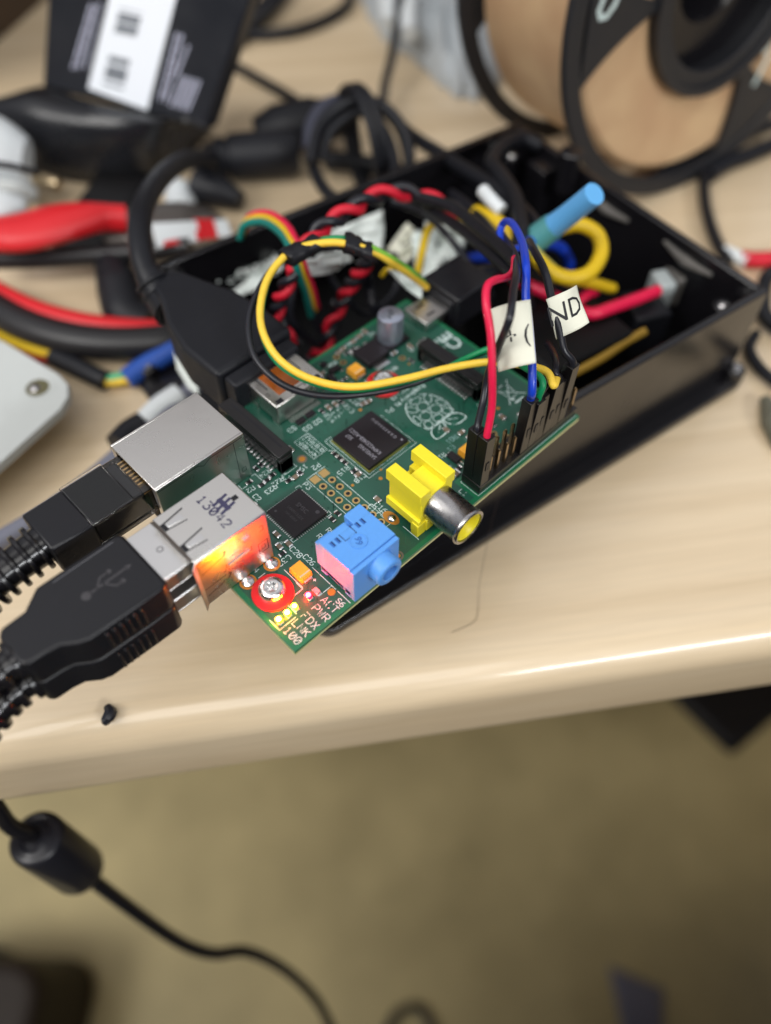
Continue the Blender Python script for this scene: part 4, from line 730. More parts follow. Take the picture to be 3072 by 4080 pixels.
def crumple(label, quad, amp=2.2, seed=1, m_='paperw', cat='tape', text=None):
    q = [P(*c) for c in quad]; n = (q[1] - q[0]).cross(q[3] - q[0]).normalized()
    if n.dot(CAMC - q[0]) < 0: n = -n
    N = 16; vs = []
    for j in range(N + 1):
        for i in range(N + 1):
            a, b = i / N, j / N; p_ = q[0].lerp(q[1], a).lerp(q[3].lerp(q[2], a), b); h = noise.noise(Vector((a * 3.1 + seed * 7, b * 3.3, seed))) + .5 * abs(noise.noise(Vector((a * 7 + seed, b * 7, 3))))
            vs.append(p_ + n * amp * 2 * h + (q[1] - q[0]) * .04 * noise.noise(Vector((b * 4, a, seed + 5))))
    fs = [(j * (N + 1) + i, j * (N + 1) + i + 1, (j + 1) * (N + 1) + i + 1, (j + 1) * (N + 1) + i) for j in range(N) for i in range(N)]
    o = MB().add(vs, fs).build('tape_flag', M[m_], thick=.3); tag(o, label, cat, 'white tape flags in the box')
    if text:
        k = MB()
        for (a, b, w_, h_) in text:
            ps = [q[0].lerp(q[1], x).lerp(q[3].lerp(q[2], x), y) + n * (amp * 2 * (noise.noise(Vector((x * 3.1 + seed * 7, y * 3.3, seed))) + .5 * abs(noise.noise(Vector((x * 7 + seed, y * 7, 3))))) + .5) for x, y in ((a, b), (a + w_, b), (a + w_, b + h_), (a, b + h_))]; k.add(ps, [(0, 1, 2, 3)])
        k.build('smudged_writing', M['ink'], o, smooth=False)
    return o
crumple('crumpled white tape flag with smudged letters against the left rim', [(780, 1065, -10), (1110, 935, -10), (1115, 1090, -17), (930, 1190, -22)], 2.4, 1, text=[(.35 + .09 * k, .42, .05, .12) for k in range(6)])
crumple('smooth white tape flag below the red and black twisted pair', [(1300, 930, -4), (1525, 835, -4), (1525, 1000, -12), (1340, 1010, -10)], 1.0, 2)
crumple('bulging white tape flag under the cut shrink sleeve', [(1190, 1050, 4), (1360, 985, 2), (1405, 1035, -4), (1205, 1105, -4)], 1.2, 3)
crumple('small yellowish tape flag with faint marks in the middle of the box', [(1545, 990, -12), (1620, 890, -10), (1700, 960, -12), (1610, 1060, -16)], 1.6, 4, m_='paper', text=[(.3, .4, .2, .1), (.6, .5, .2, .1)])
crumple('large bright crumpled tape flag beside the yellow cable arch', [(1690, 885, -6), (1852, 880, -8), (1848, 1040, -14), (1690, 1130, -16)], 2.6, 5, text=[(.3, .4, .06, .05)])
crumple('folded tape flag near the blue wires, half behind the bright one', [(1640, 930, -10), (1720, 900, -8), (1730, 1100, -14), (1660, 1120, -16)], 2.0, 6)
crumple('pointed white tape flag just above the micro plug', [(1545, 1075, 4), (1690, 1115, 4), (1680, 1195, 2), (1620, 1150, 2)], .8, 7)
wire('yellow_cable', 'thick yellow cable curling in a large ring beside the blue sleeve', 'wyel2', [P(2120, 1010, 4), P(2190, 1080, 2), P(2270, 1108, 0), P(2350, 1085, 0), P(2395, 1010, 1), P(2380, 935, 3), P(2310, 895, 5), P(2240, 905, 5), P(2190, 930, 4)], 2.0, 'cable')
wire('yellow_cable', 'yellow cable end running right past the bottom of the yellow ring', 'wyel2', [P(2230, 1105, -4), P(2300, 1115, -6), P(2370, 1130, -9), P(2440, 1150, -14)], 1.6, 'cable')
wire('yellow_cable', 'yellow cable crossing behind the small blue loop', 'wyel2', [P(1900, 850, 2), P(1960, 875, 4), P(2010, 920, 4), P(2050, 980, 2)], 2.4, 'cable')
wire('yellow_cable', 'thin yellow cable arching over the bright tape flag', 'wyel2', [P(1660, 1120, -6), P(1680, 1010, -3), P(1710, 910, 0), P(1780, 865, 0), P(1840, 900, -4)], 1.1, 'cable')
wire('blue_cable', 'dark blue cable bending down behind the yellow ring', 'wblu', [P(2090, 970, 8), P(2160, 965, 4), P(2230, 985, -2), P(2265, 1040, -8), P(2262, 1080, -14)], 1.7, 'cable')
wire('blue_cable', 'short blue cable deep in the box beside the bright tape flag', 'wblu', [P(1800, 1045, -20), P(1870, 1030, -18), P(1930, 1025, -16), P(2000, 1040, -14)], 1.5, 'cable')
wire('dull_yellow_cable', 'pale olive cable passing under the yellow ring', mat('olive_cable', srgb(190, 180, 95), .5), [P(2110, 985, 6), P(2160, 1040, 3), P(2230, 1100, 0), P(2290, 1125, -3)], 1.7, 'cable')
o = MB().tube([P(2185, 915, 9), P(2260, 860, 15), P(2368, 772, 24)], [3.1, 2.9, 2.8], 20, 6).build('blue_sleeve', mat('light_blue_sleeve', srgb(100, 172, 228), .4)); tag(o, 'light blue shrink tube sticking up at the back of the box', 'sleeve')
o = MB().tube([P(2120, 965, 5), P(2150, 942, 7), P(2205, 900, 10.5)], [3.4, 3.6, 3.4], 14, 6).build('teal_sleeve', mat('teal_sleeve', srgb(75, 140, 142), .5)); tag(o, 'dull teal sleeve round the lower end of the light blue tube', 'sleeve')
o = MB().tube([P(2090, 990, 4), P(2125, 965, 5), P(2150, 950, 6)], [2, 2.6, 2.6], 14, 6).build('black_splice', M['blkmatte']); tag(o, 'small black splice where the blue and yellow cables meet', 'splice')
wire('red_cable', 'red cable running right to the white terminal in the box', 'wred', [P(2040, 1110, -6), P(2160, 1160, -10), P(2270, 1215, -12), P(2350, 1250, -10), P(2440, 1225, -10), P(2540, 1190, -11), P(2620, 1158, -12)], 1.7, 'cable')
wire('red_cable', 'short magenta cable low in the box behind the paper flag', 'wred', [P(2080, 1320, -14), P(2140, 1305, -14), P(2200, 1300, -15), P(2270, 1240, -14), P(2330, 1180, -12), P(2370, 1160, -14)], 1.5, 'cable')
wire('red_cable', 'dim red cable behind the white paper label', 'wred2', [P(1960, 1180, -18), P(2060, 1160, -18), P(2140, 1150, -16), P(2200, 1140, -14)], 1.8, 'cable')
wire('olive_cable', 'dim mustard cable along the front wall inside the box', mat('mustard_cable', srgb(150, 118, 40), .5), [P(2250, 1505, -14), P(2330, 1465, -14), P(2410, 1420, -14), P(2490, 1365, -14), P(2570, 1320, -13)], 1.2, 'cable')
t = thing('terminal_block', P(2610, 1150, -16), 'white and black power terminal inside the right end of the box', 'terminal')
a = P(2625, 1150, -16); MB(Matrix.Translation(a) @ Matrix.Rotation(-.5, 4, 'Z')).box(-3, 2, -3.8, 3.8, -4.5, 4).build('white_shell', mat('greyed_plastic', srgb(165, 172, 172), .4), t, bevel=.8)
a = P(2700, 1120, -18); MB(Matrix.Translation(a) @ Matrix.Rotation(-.5, 4, 'Z')).box(-4, 4, -5, 5, -5, 5).build('rear_shell', M['glue'], t, bevel=.8)
a = P(2565, 1260, -20); MB(Matrix.Translation(a) @ Matrix.Rotation(-.5, 4, 'Z')).box(-5, 6, -6, 6, -10, 5).build('black_shell', M['blkmatte'], t, bevel=.8)
wire('hanging_black_wire', 'slack black wire hanging into the middle of the box', 'blkwire', [P(1230, 1120, 0), P(1240, 1230, -10), P(1290, 1330, -18), P(1340, 1300, -18), P(1330, 1200, -14)], 1.0)
wire('hanging_black_wire', 'black wire bending down left of the fat capacitor', 'blkwire', [P(1450, 1060, 2), P(1470, 1140, -6), P(1490, 1220, -10), P(1530, 1260, -14)], 1.4)
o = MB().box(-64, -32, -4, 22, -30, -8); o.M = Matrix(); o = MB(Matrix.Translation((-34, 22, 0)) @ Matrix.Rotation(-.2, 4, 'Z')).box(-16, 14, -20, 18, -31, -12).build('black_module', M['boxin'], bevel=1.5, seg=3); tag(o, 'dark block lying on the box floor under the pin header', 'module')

for i, (pts, r, lab) in enumerate([([P(1560, 800, 6), P(1700, 860, 4), P(1800, 960, 2), P(1890, 1080, -4), P(1960, 1180, -12)], 1.0, 'thin black wire passing over the bright tape flag into the box'),
    ([P(1800, 770, -4), P(1880, 830, 2), P(1960, 920, 6), P(2030, 1020, 8), P(2090, 1130, 0), P(2110, 1220, -10)], 1.3, 'black wire crossing above the thick yellow cable and dropping behind the label'),
    ([P(1300, 1080, -6), P(1380, 1190, -14), P(1460, 1250, -20), P(1560, 1180, -20), P(1600, 1080, -16)], .9, 'thin black wire sagging across the middle of the box floor'),
    ([P(1180, 1130, -4), P(1160, 1260, -12), P(1240, 1360, -20), P(1350, 1380, -24)], .9, 'thin black wire at the left end of the box floor'),
    ([P(1980, 700, -6), P(2060, 800, 0), P(2130, 880, 4), P(2150, 960, 2), P(2110, 1060, -6)], 1.5, 'black wire dropping behind the teal sleeve'),
    ([P(2150, 1040, 8), P(2190, 1130, 2), P(2200, 1220, -8), P(2180, 1310, -16)], 1.0, 'thin black wire bending down behind the paper flag')]):
    wire('black_wire', lab, 'blkwire', pts, r)
wire('yellow_wire', 'thin yellow wire end beside the pointed tape flag', 'wyel2', [P(1520, 1100, 0), P(1545, 1075, 2), P(1600, 1070, 4), P(1660, 1110, 2)], .7)
wire('lime_wire', 'lime green wire lying along the right half of the yellow loop', 'wlgrn', [P(1480, 985, 22), P(1570, 1035, 17.5), P(1640, 1085, 12), P(1690, 1130, 6)], .7)
wire('white_connector', 'small white and red connector behind the blue wire loop', 'white', [P(1925, 760, 8), P(1960, 800, 8), P(2000, 840, 7)], 1.9, 'connector')
CHT, CBT = -90, 150
# ================================================================ things on the desk around the box
# filament spool
t = thing('filament_spool', (-149.9, -8.4, -36), 'black plastic spool with cut out sides and tan filament standing behind the box', 'spool')
yaw = math.radians(78.4); tl = math.radians(3.5); nn = Vector((math.cos(yaw) * math.cos(tl), math.sin(yaw) * math.cos(tl), math.sin(tl))); hh = Vector((-math.sin(yaw), math.cos(yaw), 0)); vv = nn.cross(hh)
SO = Vector((-149.9, -8.4, -36 + 67))
SM_ = Matrix(((hh.x, vv.x, nn.x, SO.x), (hh.y, vv.y, nn.y, SO.y), (hh.z, vv.z, nn.z, SO.z), (0, 0, 0, 1)))
def flange(z0, z1, name):
    R_, ri, rh, bo_ = 67.0, 61.0, 33.0, 25.5
    b = MB(SM_); N = 120
    def annulus(r0, r1, a0=0, a1=2 * math.pi, n=N):
        full = a1 - a0 > 6.2; vs = []; fs = []
        for k in range(n + (0 if full else 1)):
            a = a0 + (a1 - a0) * k / n
            for r in (r0, r1):
                for z in (z0, z1): vs.append((r * math.cos(a), r * math.sin(a), z))
        m_ = n if full else n
        K = n if full else n + 1
        for k in range(m_):
            i, j = 4 * k, 4 * ((k + 1) % K)
            fs += [(i, j, j + 2, i + 2), (i + 1, i + 3, j + 3, j + 1), (i + 2, j + 2, j + 3, i + 3), (i, i + 1, j + 1, j)]
        if not full: fs += [(0, 2, 3, 1), (4 * n, 4 * n + 1, 4 * n + 3, 4 * n + 2)]
        b.add(vs, fs)
    annulus(ri, R_); annulus(bo_, rh)
    for c in SPOKES:                                   # spokes that widen to the rim
        n_ = 10; vs = []; fs = []
        for k in range(n_ + 1):
            q = k / n_; r = rh - 1 + (ri + 1 - rh + 1) * q; hw = math.radians(2 + 14.5 * q)
            for a in (c - hw, c + hw):
                for z in (z0 + .05, z1 - .05): vs.append((r * math.cos(a), r * math.sin(a), z))
            # inner fan points
        for k in range(n_):
            i, j = 4 * k, 4 * (k + 1)
            fs += [(i, i + 2, j + 2, j), (i + 1, j + 1, j + 3, i + 3), (i, j, j + 1, i + 1), (i + 2, i + 3, j + 3, j + 2)]
        fs += [(0, 1, 3, 2), (4 * n_, 4 * n_ + 2, 4 * n_ + 3, 4 * n_ + 1)]
        # bend the wide end along the rim
        b.add(vs, fs)
    return b.build(name, M['blkspool'], t, bevel=.4)
M['blkspool'] = mat('matte_spool_plastic', srgb(34, 35, 39), .5, rvar=.08, vscale=.1)
SPOKES = [math.radians(a) for a in (SPK, SPK + 120, SPK + 240)] if 'SPK' in globals() else [math.radians(a) for a in (60, 180, 300)]
fl_ = flange(-2.4, 0, 'side_flange'); flange(-54, -51.6, 'side_flange')
MB(SM_).lathe([(33, .0), (33, 1.6), (30.5, 1.6), (30.0, -3), (27.5, -3), (27.5, -51), (30, -51)], (0, 0, 0), (0, 0, 1), 90).build('hub', M['blkspool'], t)
MB(SM_).lathe([(27.4, -8), (14, -9), (12, -12), (12, -40)], (0, 0, 0), (0, 0, 1), 60).build('hub_web', M['blkgloss'], t)
fm = MB(SM_).lathe([(30.5, -51.4), (57, -51.4), (58.5, -50), (58.8, -38), (58.2, -27), (58.9, -15), (58.4, -4), (57, -2.7), (30.5, -2.7), (30.5, -51.4)], (0, 0, 0), (0, 0, 1), 120)
fmat = mat('tan_filament', srgb(196, 160, 122), .4, sss=.1)
tt = fmat.node_tree; bb = tt.nodes['Principled BSDF']; c_ = tt.nodes.new('ShaderNodeTexCoord'); n_ = tt.nodes.new('ShaderNodeTexNoise'); n_.inputs['Scale'].default_value = .06; n_.inputs['Detail'].default_value = 2
r_ = tt.nodes.new('ShaderNodeValToRGB'); r_.color_ramp.elements[0].position = .35; r_.color_ramp.elements[0].color = (*srgb(196, 160, 124), 1); r_.color_ramp.elements[1].position = .7; r_.color_ramp.elements[1].color = (*srgb(212, 180, 140), 1)
tt.links.new(c_.outputs['Object'], n_.inputs[0]); tt.links.new(n_.outputs[0], r_.inputs[0]); tt.links.new(r_.outputs[0], bb.inputs['Base Color'])
fm.build('filament', fmat, t)
def spoolxy(u, v):
    p_ = SM_.inverted() @ PP(u, v, SO, nn); return p_.x, p_.y
l = MB(SM_)
def spool_text(s_, u, v, size, rot, off=.08):
    x, y = spoolxy(u, v); put_text(l, s_, size, x, y, .06, rot, 1, off)
R0 = spoolxy(2420, -30); ux, uy = spoolxy(2400, 0)[0] - spoolxy(2440, 0)[0], spoolxy(2400, 0)[1] - spoolxy(2440, 0)[1]
dirx = Vector(spoolxy(2460, 20)) - Vector(spoolxy(2420, 95)); aup = math.degrees(math.atan2(dirx.y, dirx.x)) - 90
spool_text('0', 2425, 10, 16, aup); 
dirx = Vector(spoolxy(3060, 230)) - Vector(spoolxy(3020, 310)); aup = math.degrees(math.atan2(dirx.y, dirx.x)) - 90
spool_text('1', 3030, 285, 15, aup, .12); spool_text('3', 3066, 170, 11, aup, .1)
l.build('flange_lettering', M['silk'], fl_, smooth=False)
# dark stand-up pouch
t = thing('pouch', P(560, 650, -36), 'large black glossy pouch with a white barcode sticker and small white print', 'pouch')
fa, fb = P(185, 380, -14), P(830, 520, -14); fu = (fb - fa).normalized(); fn0 = fu.cross(Vector((0, 0, 1))); fn0 = fn0 if fn0.dot(CAMC - fa) > 0 else -fn0
lean = .35; fn = (fn0 + Vector((0, 0, lean))).normalized(); fup = (Vector((0, 0, 1)) - fn * fn.z).normalized()
def PF(u, v): return PP(u, v, fa, fn)
M['pouch'] = mat('black_pouch', srgb(30, 32, 38), .38, rvar=.1, vscale=.03, bump=.6, bscale=.05)
q = [PF(165, 350), PF(820, 520), PF(1010, -60), PF(190, -60)]
k = MB().hexa([p_ - fn * 9 for p_ in (q[0], q[1], q[2], q[3])], q).build('pouch_body', M['pouch'], t, bevel=1.5)
# the opened gusset: a bowed skirt from the face down to the desk
front = [(-30, 560), (60, 650), (200, 705), (330, 725), (450, 735), (580, 735), (690, 690), (770, 600), (850, 520)]
top_ = [(-60, 440), (60, 385), (165, 345), (300, 385), (430, 420), (560, 450), (690, 485), (770, 505), (830, 518)]
A_ = smooth_path([P(u, v, -35) for u, v in front], 5); B_ = smooth_path([PF(u, v) + fn * .1 for u, v in top_], 5); n = len(A_); vs = []
K = 8
for j in range(K + 1):
    s_ = j / K
    for i in range(n):
        p_ = A_[i].lerp(B_[i], s_); p_ = p_ + Vector((0, 0, 1)) * (9 * math.sin(math.pi * s_)) + fn * (7 * math.sin(math.pi * s_)); vs.append(p_)
fs = [(j * n + i, j * n + i + 1, (j + 1) * n + i + 1, (j + 1) * n + i) for j in range(K) for i in range(n - 1)]
MB().add(vs, fs).build('gusset', mat('black_film', srgb(26, 27, 31), .3, rvar=.1, vscale=.02), t, thick=.5)
def pq(us, name, m_, off, th, parent):
    ps = [PF(u, v) + fn * off for u, v in us]; return MB().hexa([p_ - fn * th for p_ in ps], ps).build(name, m_, parent)
st = pq([(352, 352), (588, 438), (706, -20), (450, -60)], 'barcode_sticker', mat('sticker', srgb(238, 243, 250), .5), .35, .3, k)
l = MB(); rng = random.Random(5)
def bars(a, b, c, d, n, w0, dens):
    # a->b is the run of the bars, a->d their height
    a, b, c, d = [PF(*q_) + fn * .45 for q_ in (a, b, c, d)]; x = 0
    while x < 1:
        w_ = rng.uniform(.4, 1.6) / n
        if rng.random() < dens: l.add([a.lerp(b, x), a.lerp(b, min(1, x + w_)), d.lerp(c, min(1, x + w_)), d.lerp(c, x)], [(0, 1, 2, 3)])
        x += w_
bars((488, -5), (458, 130), (545, 148), (578, 18), 15, 1, .62); bars((450, 170), (412, 335), (495, 358), (532, 188), 18, 1, .58); bars((470, 150), (455, 175), (520, 180), (530, 160), 3, 1, .3)
l.build('barcode', mat('barcode_ink', srgb(120, 125, 132), .6), st, smooth=False)
l = MB()
def lines_(p0, p1, n, dx, dy, wd, jag=1):
    for i in range(n):
        u0, v0, u1, v1 = p0[0] + dx * i, p0[1] + dy * i, p1[0] + dx * i, p1[1] + dy * i
        s_ = 0
        while s_ < 1:
            e_ = min(1, s_ + rng.uniform(.05, .16)); a = PF(u0 + (u1 - u0) * s_, v0 + (v1 - v0) * s_) + fn * .1; b = PF(u0 + (u1 - u0) * e_, v0 + (v1 - v0) * e_) + fn * .1; c = PF(u0 + (u1 - u0) * e_ + wd, v0 + (v1 - v0) * e_ + 2) + fn * .1; d = PF(u0 + (u1 - u0) * s_ + wd, v0 + (v1 - v0) * s_ + 2) + fn * .1
            l.add([a, b, c, d], [(0, 1, 2, 3)]); s_ = e_ + .018
lines_((358, 15), (285, 272), 2, 18, 4, 9); lines_((395, 10), (335, 270), 1, 18, 4, 7); lines_((700, 130), (632, 400), 2, 22, 6, 10); lines_((748, 180), (700, 300), 1, 18, 6, 9); lines_((725, 300), (675, 420), 5, 17, 5, 9)
l.build('fine_print', mat('grey_print', srgb(188, 190, 210), .6), k, smooth=False)
# white mains plug with brass pins
t = thing('mains_plug', P(100, 780, -36), 'white mains plug lying at the left edge with two brass pins pointing right', 'plug')
def blob(pts, r, m_, name, par): return MB().tube(pts, r, 20, 8).build(name, m_, par)
blob([P(-120, 640, -20), P(0, 640, -20), P(110, 660, -22)], [14, 14.5, 9], M['white'], 'plug_body', t)
blob([P(-90, 860, -28), P(10, 850, -28), P(100, 840, -29)], [9, 10, 6], M['white'], 'plug_body', t)
blob([P(30, 690, -26), P(130, 705, -27), P(235, 735, -28)], [3.0, 2.6, 2.2], M['brass'], 'pin', t); blob([P(60, 830, -30), P(150, 835, -31), P(262, 858, -32)], [3.0, 2.4, 2.0], M['brass'], 'pin', t)
MB(Matrix.Translation(P(40, 770, -28)) @ Matrix.Rotation(.9, 4, 'Z')).box(-9, 9, -7, 7, -7, 5).build('plug_body', M['white'], t, bevel=2, seg=3)
MB().tube([P(-60, 740, -18), P(60, 745, -20), P(130, 770, -24)], [2.5, 2.2, 1.6], 10, 6).build('cable_clip', M['grey'], t)
o = MB().tube([P(-40, 650, -4), P(60, 665, -6), P(150, 690, -12)], 1.0, 10, 6).build('moulding_gap', M['ink'], t)
# pliers with red and black grips
t = thing('pliers', P(300, 1000, -36), 'pliers with red and black rubber grips spread open at the left edge', 'pliers')
up = [P(-60, 925, -20), P(80, 915, -18), P(230, 880, -16), P(380, 850, -16), P(500, 855, -18), P(580, 880, -20)]
def flat(pts, w_, h_, m_, name, rgt=(0, 0, 1)):
    p_ = smooth_path(pts, 8); vs = []; n = 16; N = len(p_)
    for i, c in enumerate(p_):
        a = p_[max(0, i - 1)]; b = p_[min(N - 1, i + 1)]; tt_ = (b - a).normalized(); sd_ = tt_.cross(Vector(rgt)).normalized(); uu = sd_.cross(tt_)
        k_ = i / (N - 1); ww = w_(k_) if callable(w_) else w_; h2 = h_(k_) if callable(h_) else h_
        for q_ in range(n): an = 2 * math.pi * q_ / n; vs.append(c + sd_ * math.cos(an) * ww + uu * math.sin(an) * h2)
    fs = [(i * n + q_, i * n + (q_ + 1) % n, (i + 1) * n + (q_ + 1) % n, (i + 1) * n + q_) for i in range(N - 1) for q_ in range(n)] + [tuple(range(n - 1, -1, -1)), tuple((N - 1) * n + q_ for q_ in range(n))]
    return MB().add(vs, fs).build(name, m_, t)
M['grip'] = mat('red_rubber_grip', srgb(205, 30, 38), .42); M['grip2'] = mat('black_rubber_grip', srgb(30, 29, 31), .4)
flat([P(-60, 935, -18), P(90, 925, -17), P(240, 890, -16), P(380, 868, -16), P(500, 872, -18)], lambda k: 3.6 + 5.2 * math.sin(math.pi * min(1, k * 1.05 + .12)), 4.5, M['grip'], 'grip')
flat([P(-60, 1035, -26), P(150, 1032, -26), P(350, 1022, -26), P(520, 1012, -25), P(640, 1000, -24), P(760, 985, -22)], 2.9, 3.2, M['grip2'], 'grip_edge')
flat([P(420, 960, -26), P(500, 920, -25), P(600, 890, -24), P(760, 880, -24), P(880, 905, -25)], lambda k: 4 + 6 * math.sin(math.pi * k), 3.5, mat('dull_tool_steel', srgb(98, 92, 88), .4, .6), 'jaw')
flat([P(-60, 1130, -29), P(100, 1215, -29), P(270, 1270, -29), P(450, 1300, -29), P(640, 1310, -29), P(760, 1290, -29)], 3.2, 2.6, M['grip'], 'grip')
flat([P(-60, 1205, -29), P(90, 1290, -29), P(260, 1345, -29), P(440, 1368, -29), P(620, 1362, -29), P(740, 1335, -29)], 5.2, 4.6, M['grip2'], 'grip')
a = [P(600, 888, -19), P(905, 872, -20), P(925, 935, -20), P(625, 985, -20)]; st = MB().hexa([p_ - Vector((0, 0, .5)) for p_ in a], a).build('sticker', M['white'], t, bevel=.2)
a = [P(770, 872, -19.6), P(850, 872, -19.6), P(868, 945, -19.6), P(785, 955, -19.6)]; MB().hexa([p_ - Vector((0, 0, .3)) for p_ in a], a).build('red_patch', M['grip'], st)
a = [P(655, 960, -19.6), P(720, 948, -19.6), P(735, 965, -19.6), P(650, 980, -19.6)]; MB().hexa([p_ - Vector((0, 0, .3)) for p_ in a], a).build('red_patch', M['grip'], st)
# dark strap of the box corner and other black clutter left of the box
o = MB().tube([P(440, 1050, -28), P(475, 1150, -30), P(510, 1250, -32), P(600, 1290, -33)], [5, 7, 7, 5], 16, 8).build('black_adapter', M['blkmatte']); tag(o, 'black rounded adapter lying between the pliers handles', 'adapter')
o = MB().box(0, 1, 0, 1, 0, 1); p0 = P(400, 800, -30)
o = MB(Matrix.Translation(p0) @ Matrix.Rotation(.6, 4, 'Z')).box(-26, 24, -10, 10, -6, -1).build('black_case', mat('black_case', srgb(14, 13, 15), .5), bevel=2, seg=3); tag(o, 'low black case in the shadow in front of the pouch', 'case')
t = thing('ribbed_plug', P(715, 770, -36), 'small white ribbed plug behind the video cable arch', 'plug')
MB().lathe([(.1, 0), (5.2, 0), (5.4, 1), (5.4, 6), (5.0, 6.6), (5.4, 7.2), (5.3, 12), (4, 14.5), (.1, 15)], P(722, 845, -32), P(712, 690, -32) - P(722, 845, -32), 28).build('cap_body', M['white'], t)
o = MB().tube([P(790, 740, -30), P(880, 765, -30), P(960, 800, -31)], [6.5, 5.5, 3], 16, 6).build('black_plug', M['blkmatte']); tag(o, 'black plug end under the barrel of the video cable', 'plug')
# grey printed bracket
t = thing('bracket', P(100, 1600, -36), 'pale grey flat plastic plate with a round screw hole at the left edge', 'bracket')
cn = [P(-330, 1180, -22), P(25, 1365, -22), P(235, 1490, -22), P(272, 1530, -22), P(272, 1580, -22), P(240, 1630, -22), P(-40, 1880, -22), P(-420, 2200, -22)]
hp = P(150, 1545, -22); Nn = 24; b = MB(); b.prism([(p_.x, p_.y) for p_ in cn], -25, -22)
pl = b.build('plate', M['grey'], t, bevel=.4, seg=3)
MB().lathe([(4.2, .0), (4.3, .12), (3.5, .1), (3.2, .05)], hp, (0, 0, 1), 30).build('hole_rim', M['grey'], pl)
MB().disc(hp.x, hp.y, hp.z + .03, 3.4, 24).build('hole', mat('hole_shade', srgb(96, 92, 66), .6), pl, smooth=False)
MB().lathe([(.01, .7), (1.0, .6), (1.6, 0)], hp + Vector((.6, -.6, .02)), (0, 0, 1), 18).build('screw', M['nickel'], pl)
# joined wires at left
wire('yellow_lead', 'yellow lead running into the black sleeve beside the grey plate', 'wyel2', [P(-40, 1320, -33), P(60, 1365, -33), P(140, 1395, -33), P(230, 1415, -33)], 1.8)
wire('red_lead', 'dark red lead under the yellow one beside the grey plate', mat('dark_red_lead', srgb(150, 40, 25), .5), [P(-40, 1350, -34.2), P(60, 1395, -34.2), P(150, 1430, -34.2), P(230, 1440, -34)], 1.3)
wire('black_sleeve', 'black sleeve lying on the desk right of the grey plate', 'blkmatte', [P(215, 1422, -32.5), P(300, 1460, -32.5), P(370, 1495, -32.8), P(425, 1520, -33.2)], 3.0, 'sleeve')
wire('green_lead', 'short green lead between the black and the blue sleeve', mat('mint_lead', srgb(90, 190, 140), .5), [P(395, 1500, -32.6), P(450, 1505, -32.6), P(520, 1490, -32.6)], 1.2)
wire('yellow_lead', 'short yellow lead between the black and the blue sleeve', 'wyel', [P(410, 1520, -33.6), P(460, 1522, -33.6), P(515, 1512, -33.6), P(560, 1495, -33.4)], 1.4)
wire('blue_sleeve', 'dark blue sleeve lying on the desk left of the video plug', mat('dark_blue_sleeve', srgb(38, 82, 170), .5), [P(505, 1512, -32), P(570, 1465, -31), P(640, 1425, -30), P(705, 1390, -29)], 3.1, 'sleeve')
o = MB(); q_ = [P(690, 1395, -16), P(730, 1420, -17), P(788, 1520, -22), P(790, 1575, -24), P(750, 1545, -24), P(705, 1470, -21)]
c = sum(q_, Vector()) / 6; o.v = [p_ for p_ in q_] + [p_ - Vector((.3, .3, .8)) for p_ in q_]; o.f = [(0, 1, 2, 3, 4, 5), (11, 10, 9, 8, 7, 6)] + [(i, (i + 1) % 6, 6 + (i + 1) % 6, 6 + i) for i in range(6)]
o = o.build('tape_leaf', M['paperw'], bevel=.2); tag(o, 'leaf shaped scrap of white tape under the video plug', 'tape')
# grey flat lead running below the network socket
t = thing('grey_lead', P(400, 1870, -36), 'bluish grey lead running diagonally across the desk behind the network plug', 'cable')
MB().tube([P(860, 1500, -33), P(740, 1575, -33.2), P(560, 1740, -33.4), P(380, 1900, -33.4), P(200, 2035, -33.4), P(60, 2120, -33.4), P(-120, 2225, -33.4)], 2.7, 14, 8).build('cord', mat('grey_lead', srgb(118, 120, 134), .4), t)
MB().tube([P(575, 1690, -33), P(640, 1625, -32.8), P(715, 1575, -32.6)], 3.6, 14, 6).build('white_tag', M['white'], t)
MB().tube([P(470, 1775, -33), P(520, 1722, -33), P(572, 1690, -33)], 3.8, 14, 6).build('black_tag', M['blkmatte'], t)
# coiled black cable and leads behind
cc = P(1440, 560, -20)
t = thing('coiled_cable', P(1440, 600, -36), 'thin black cable wound in an upright coil behind the box', 'cable')
fwd = Vector((CF.x, CF.y, 0)).normalized(); rt = Vector((CR.x, CR.y, 0)).normalized()
ax_ = (rt * .93 + fwd * .37).normalized(); pr_ = Vector((0, 0, 1)).cross(ax_).normalized()
pts = []
for k in range(0, 18):
    a = k / 8 * 2 * math.pi; rr = 17.5 + 1.6 * math.sin(k * .9); pts.append(P(1440, 590, -17) + ax_ * (k * .42 - 2) + (Vector((0, 0, 1)) * math.sin(a) + pr_ * math.cos(a)) * rr)
MB().tube(pts, 1.7, 10, 4).build('coil', M['blkmatte'], t)
MB().tube([P(1255, 560, -18), P(1245, 640, -16), P(1270, 720, -14), P(1330, 790, -12), P(1420, 800, -12)], 2.0, 12, 8).build('loop', M['blkmatte'], t)
MB().tube([P(1235, 650, -12), P(1275, 500, -6), P(1380, 410, -2), P(1510, 415, -2), P(1605, 510, -6), P(1632, 640, -12), P(1590, 770, -18)], 1.9, 12, 8).build('loop', M['blkmatte'], t)
MB().tube([P(1280, 640, -14), P(1320, 520, -8), P(1420, 450, -5), P(1500, 480, -6), P(1560, 580, -10), P(1570, 700, -14), P(1500, 800, -16)], 1.7, 12, 8).build('loop', M['blkmatte'], t)
MB().tube([P(1240, 600, -14), P(1250, 500, -10), P(1300, 430, -8), P(1380, 400, -8)], 3.0, 12, 8).build('loop', mat('sheen_cable', srgb(62, 64, 78), .35), t)
MB().tube([P(1300, 640, -30), P(1430, 650, -30), P(1560, 680, -31), P(1680, 720, -31)], 3.4, 12, 8).build('loop', M['blkmatte'], t)
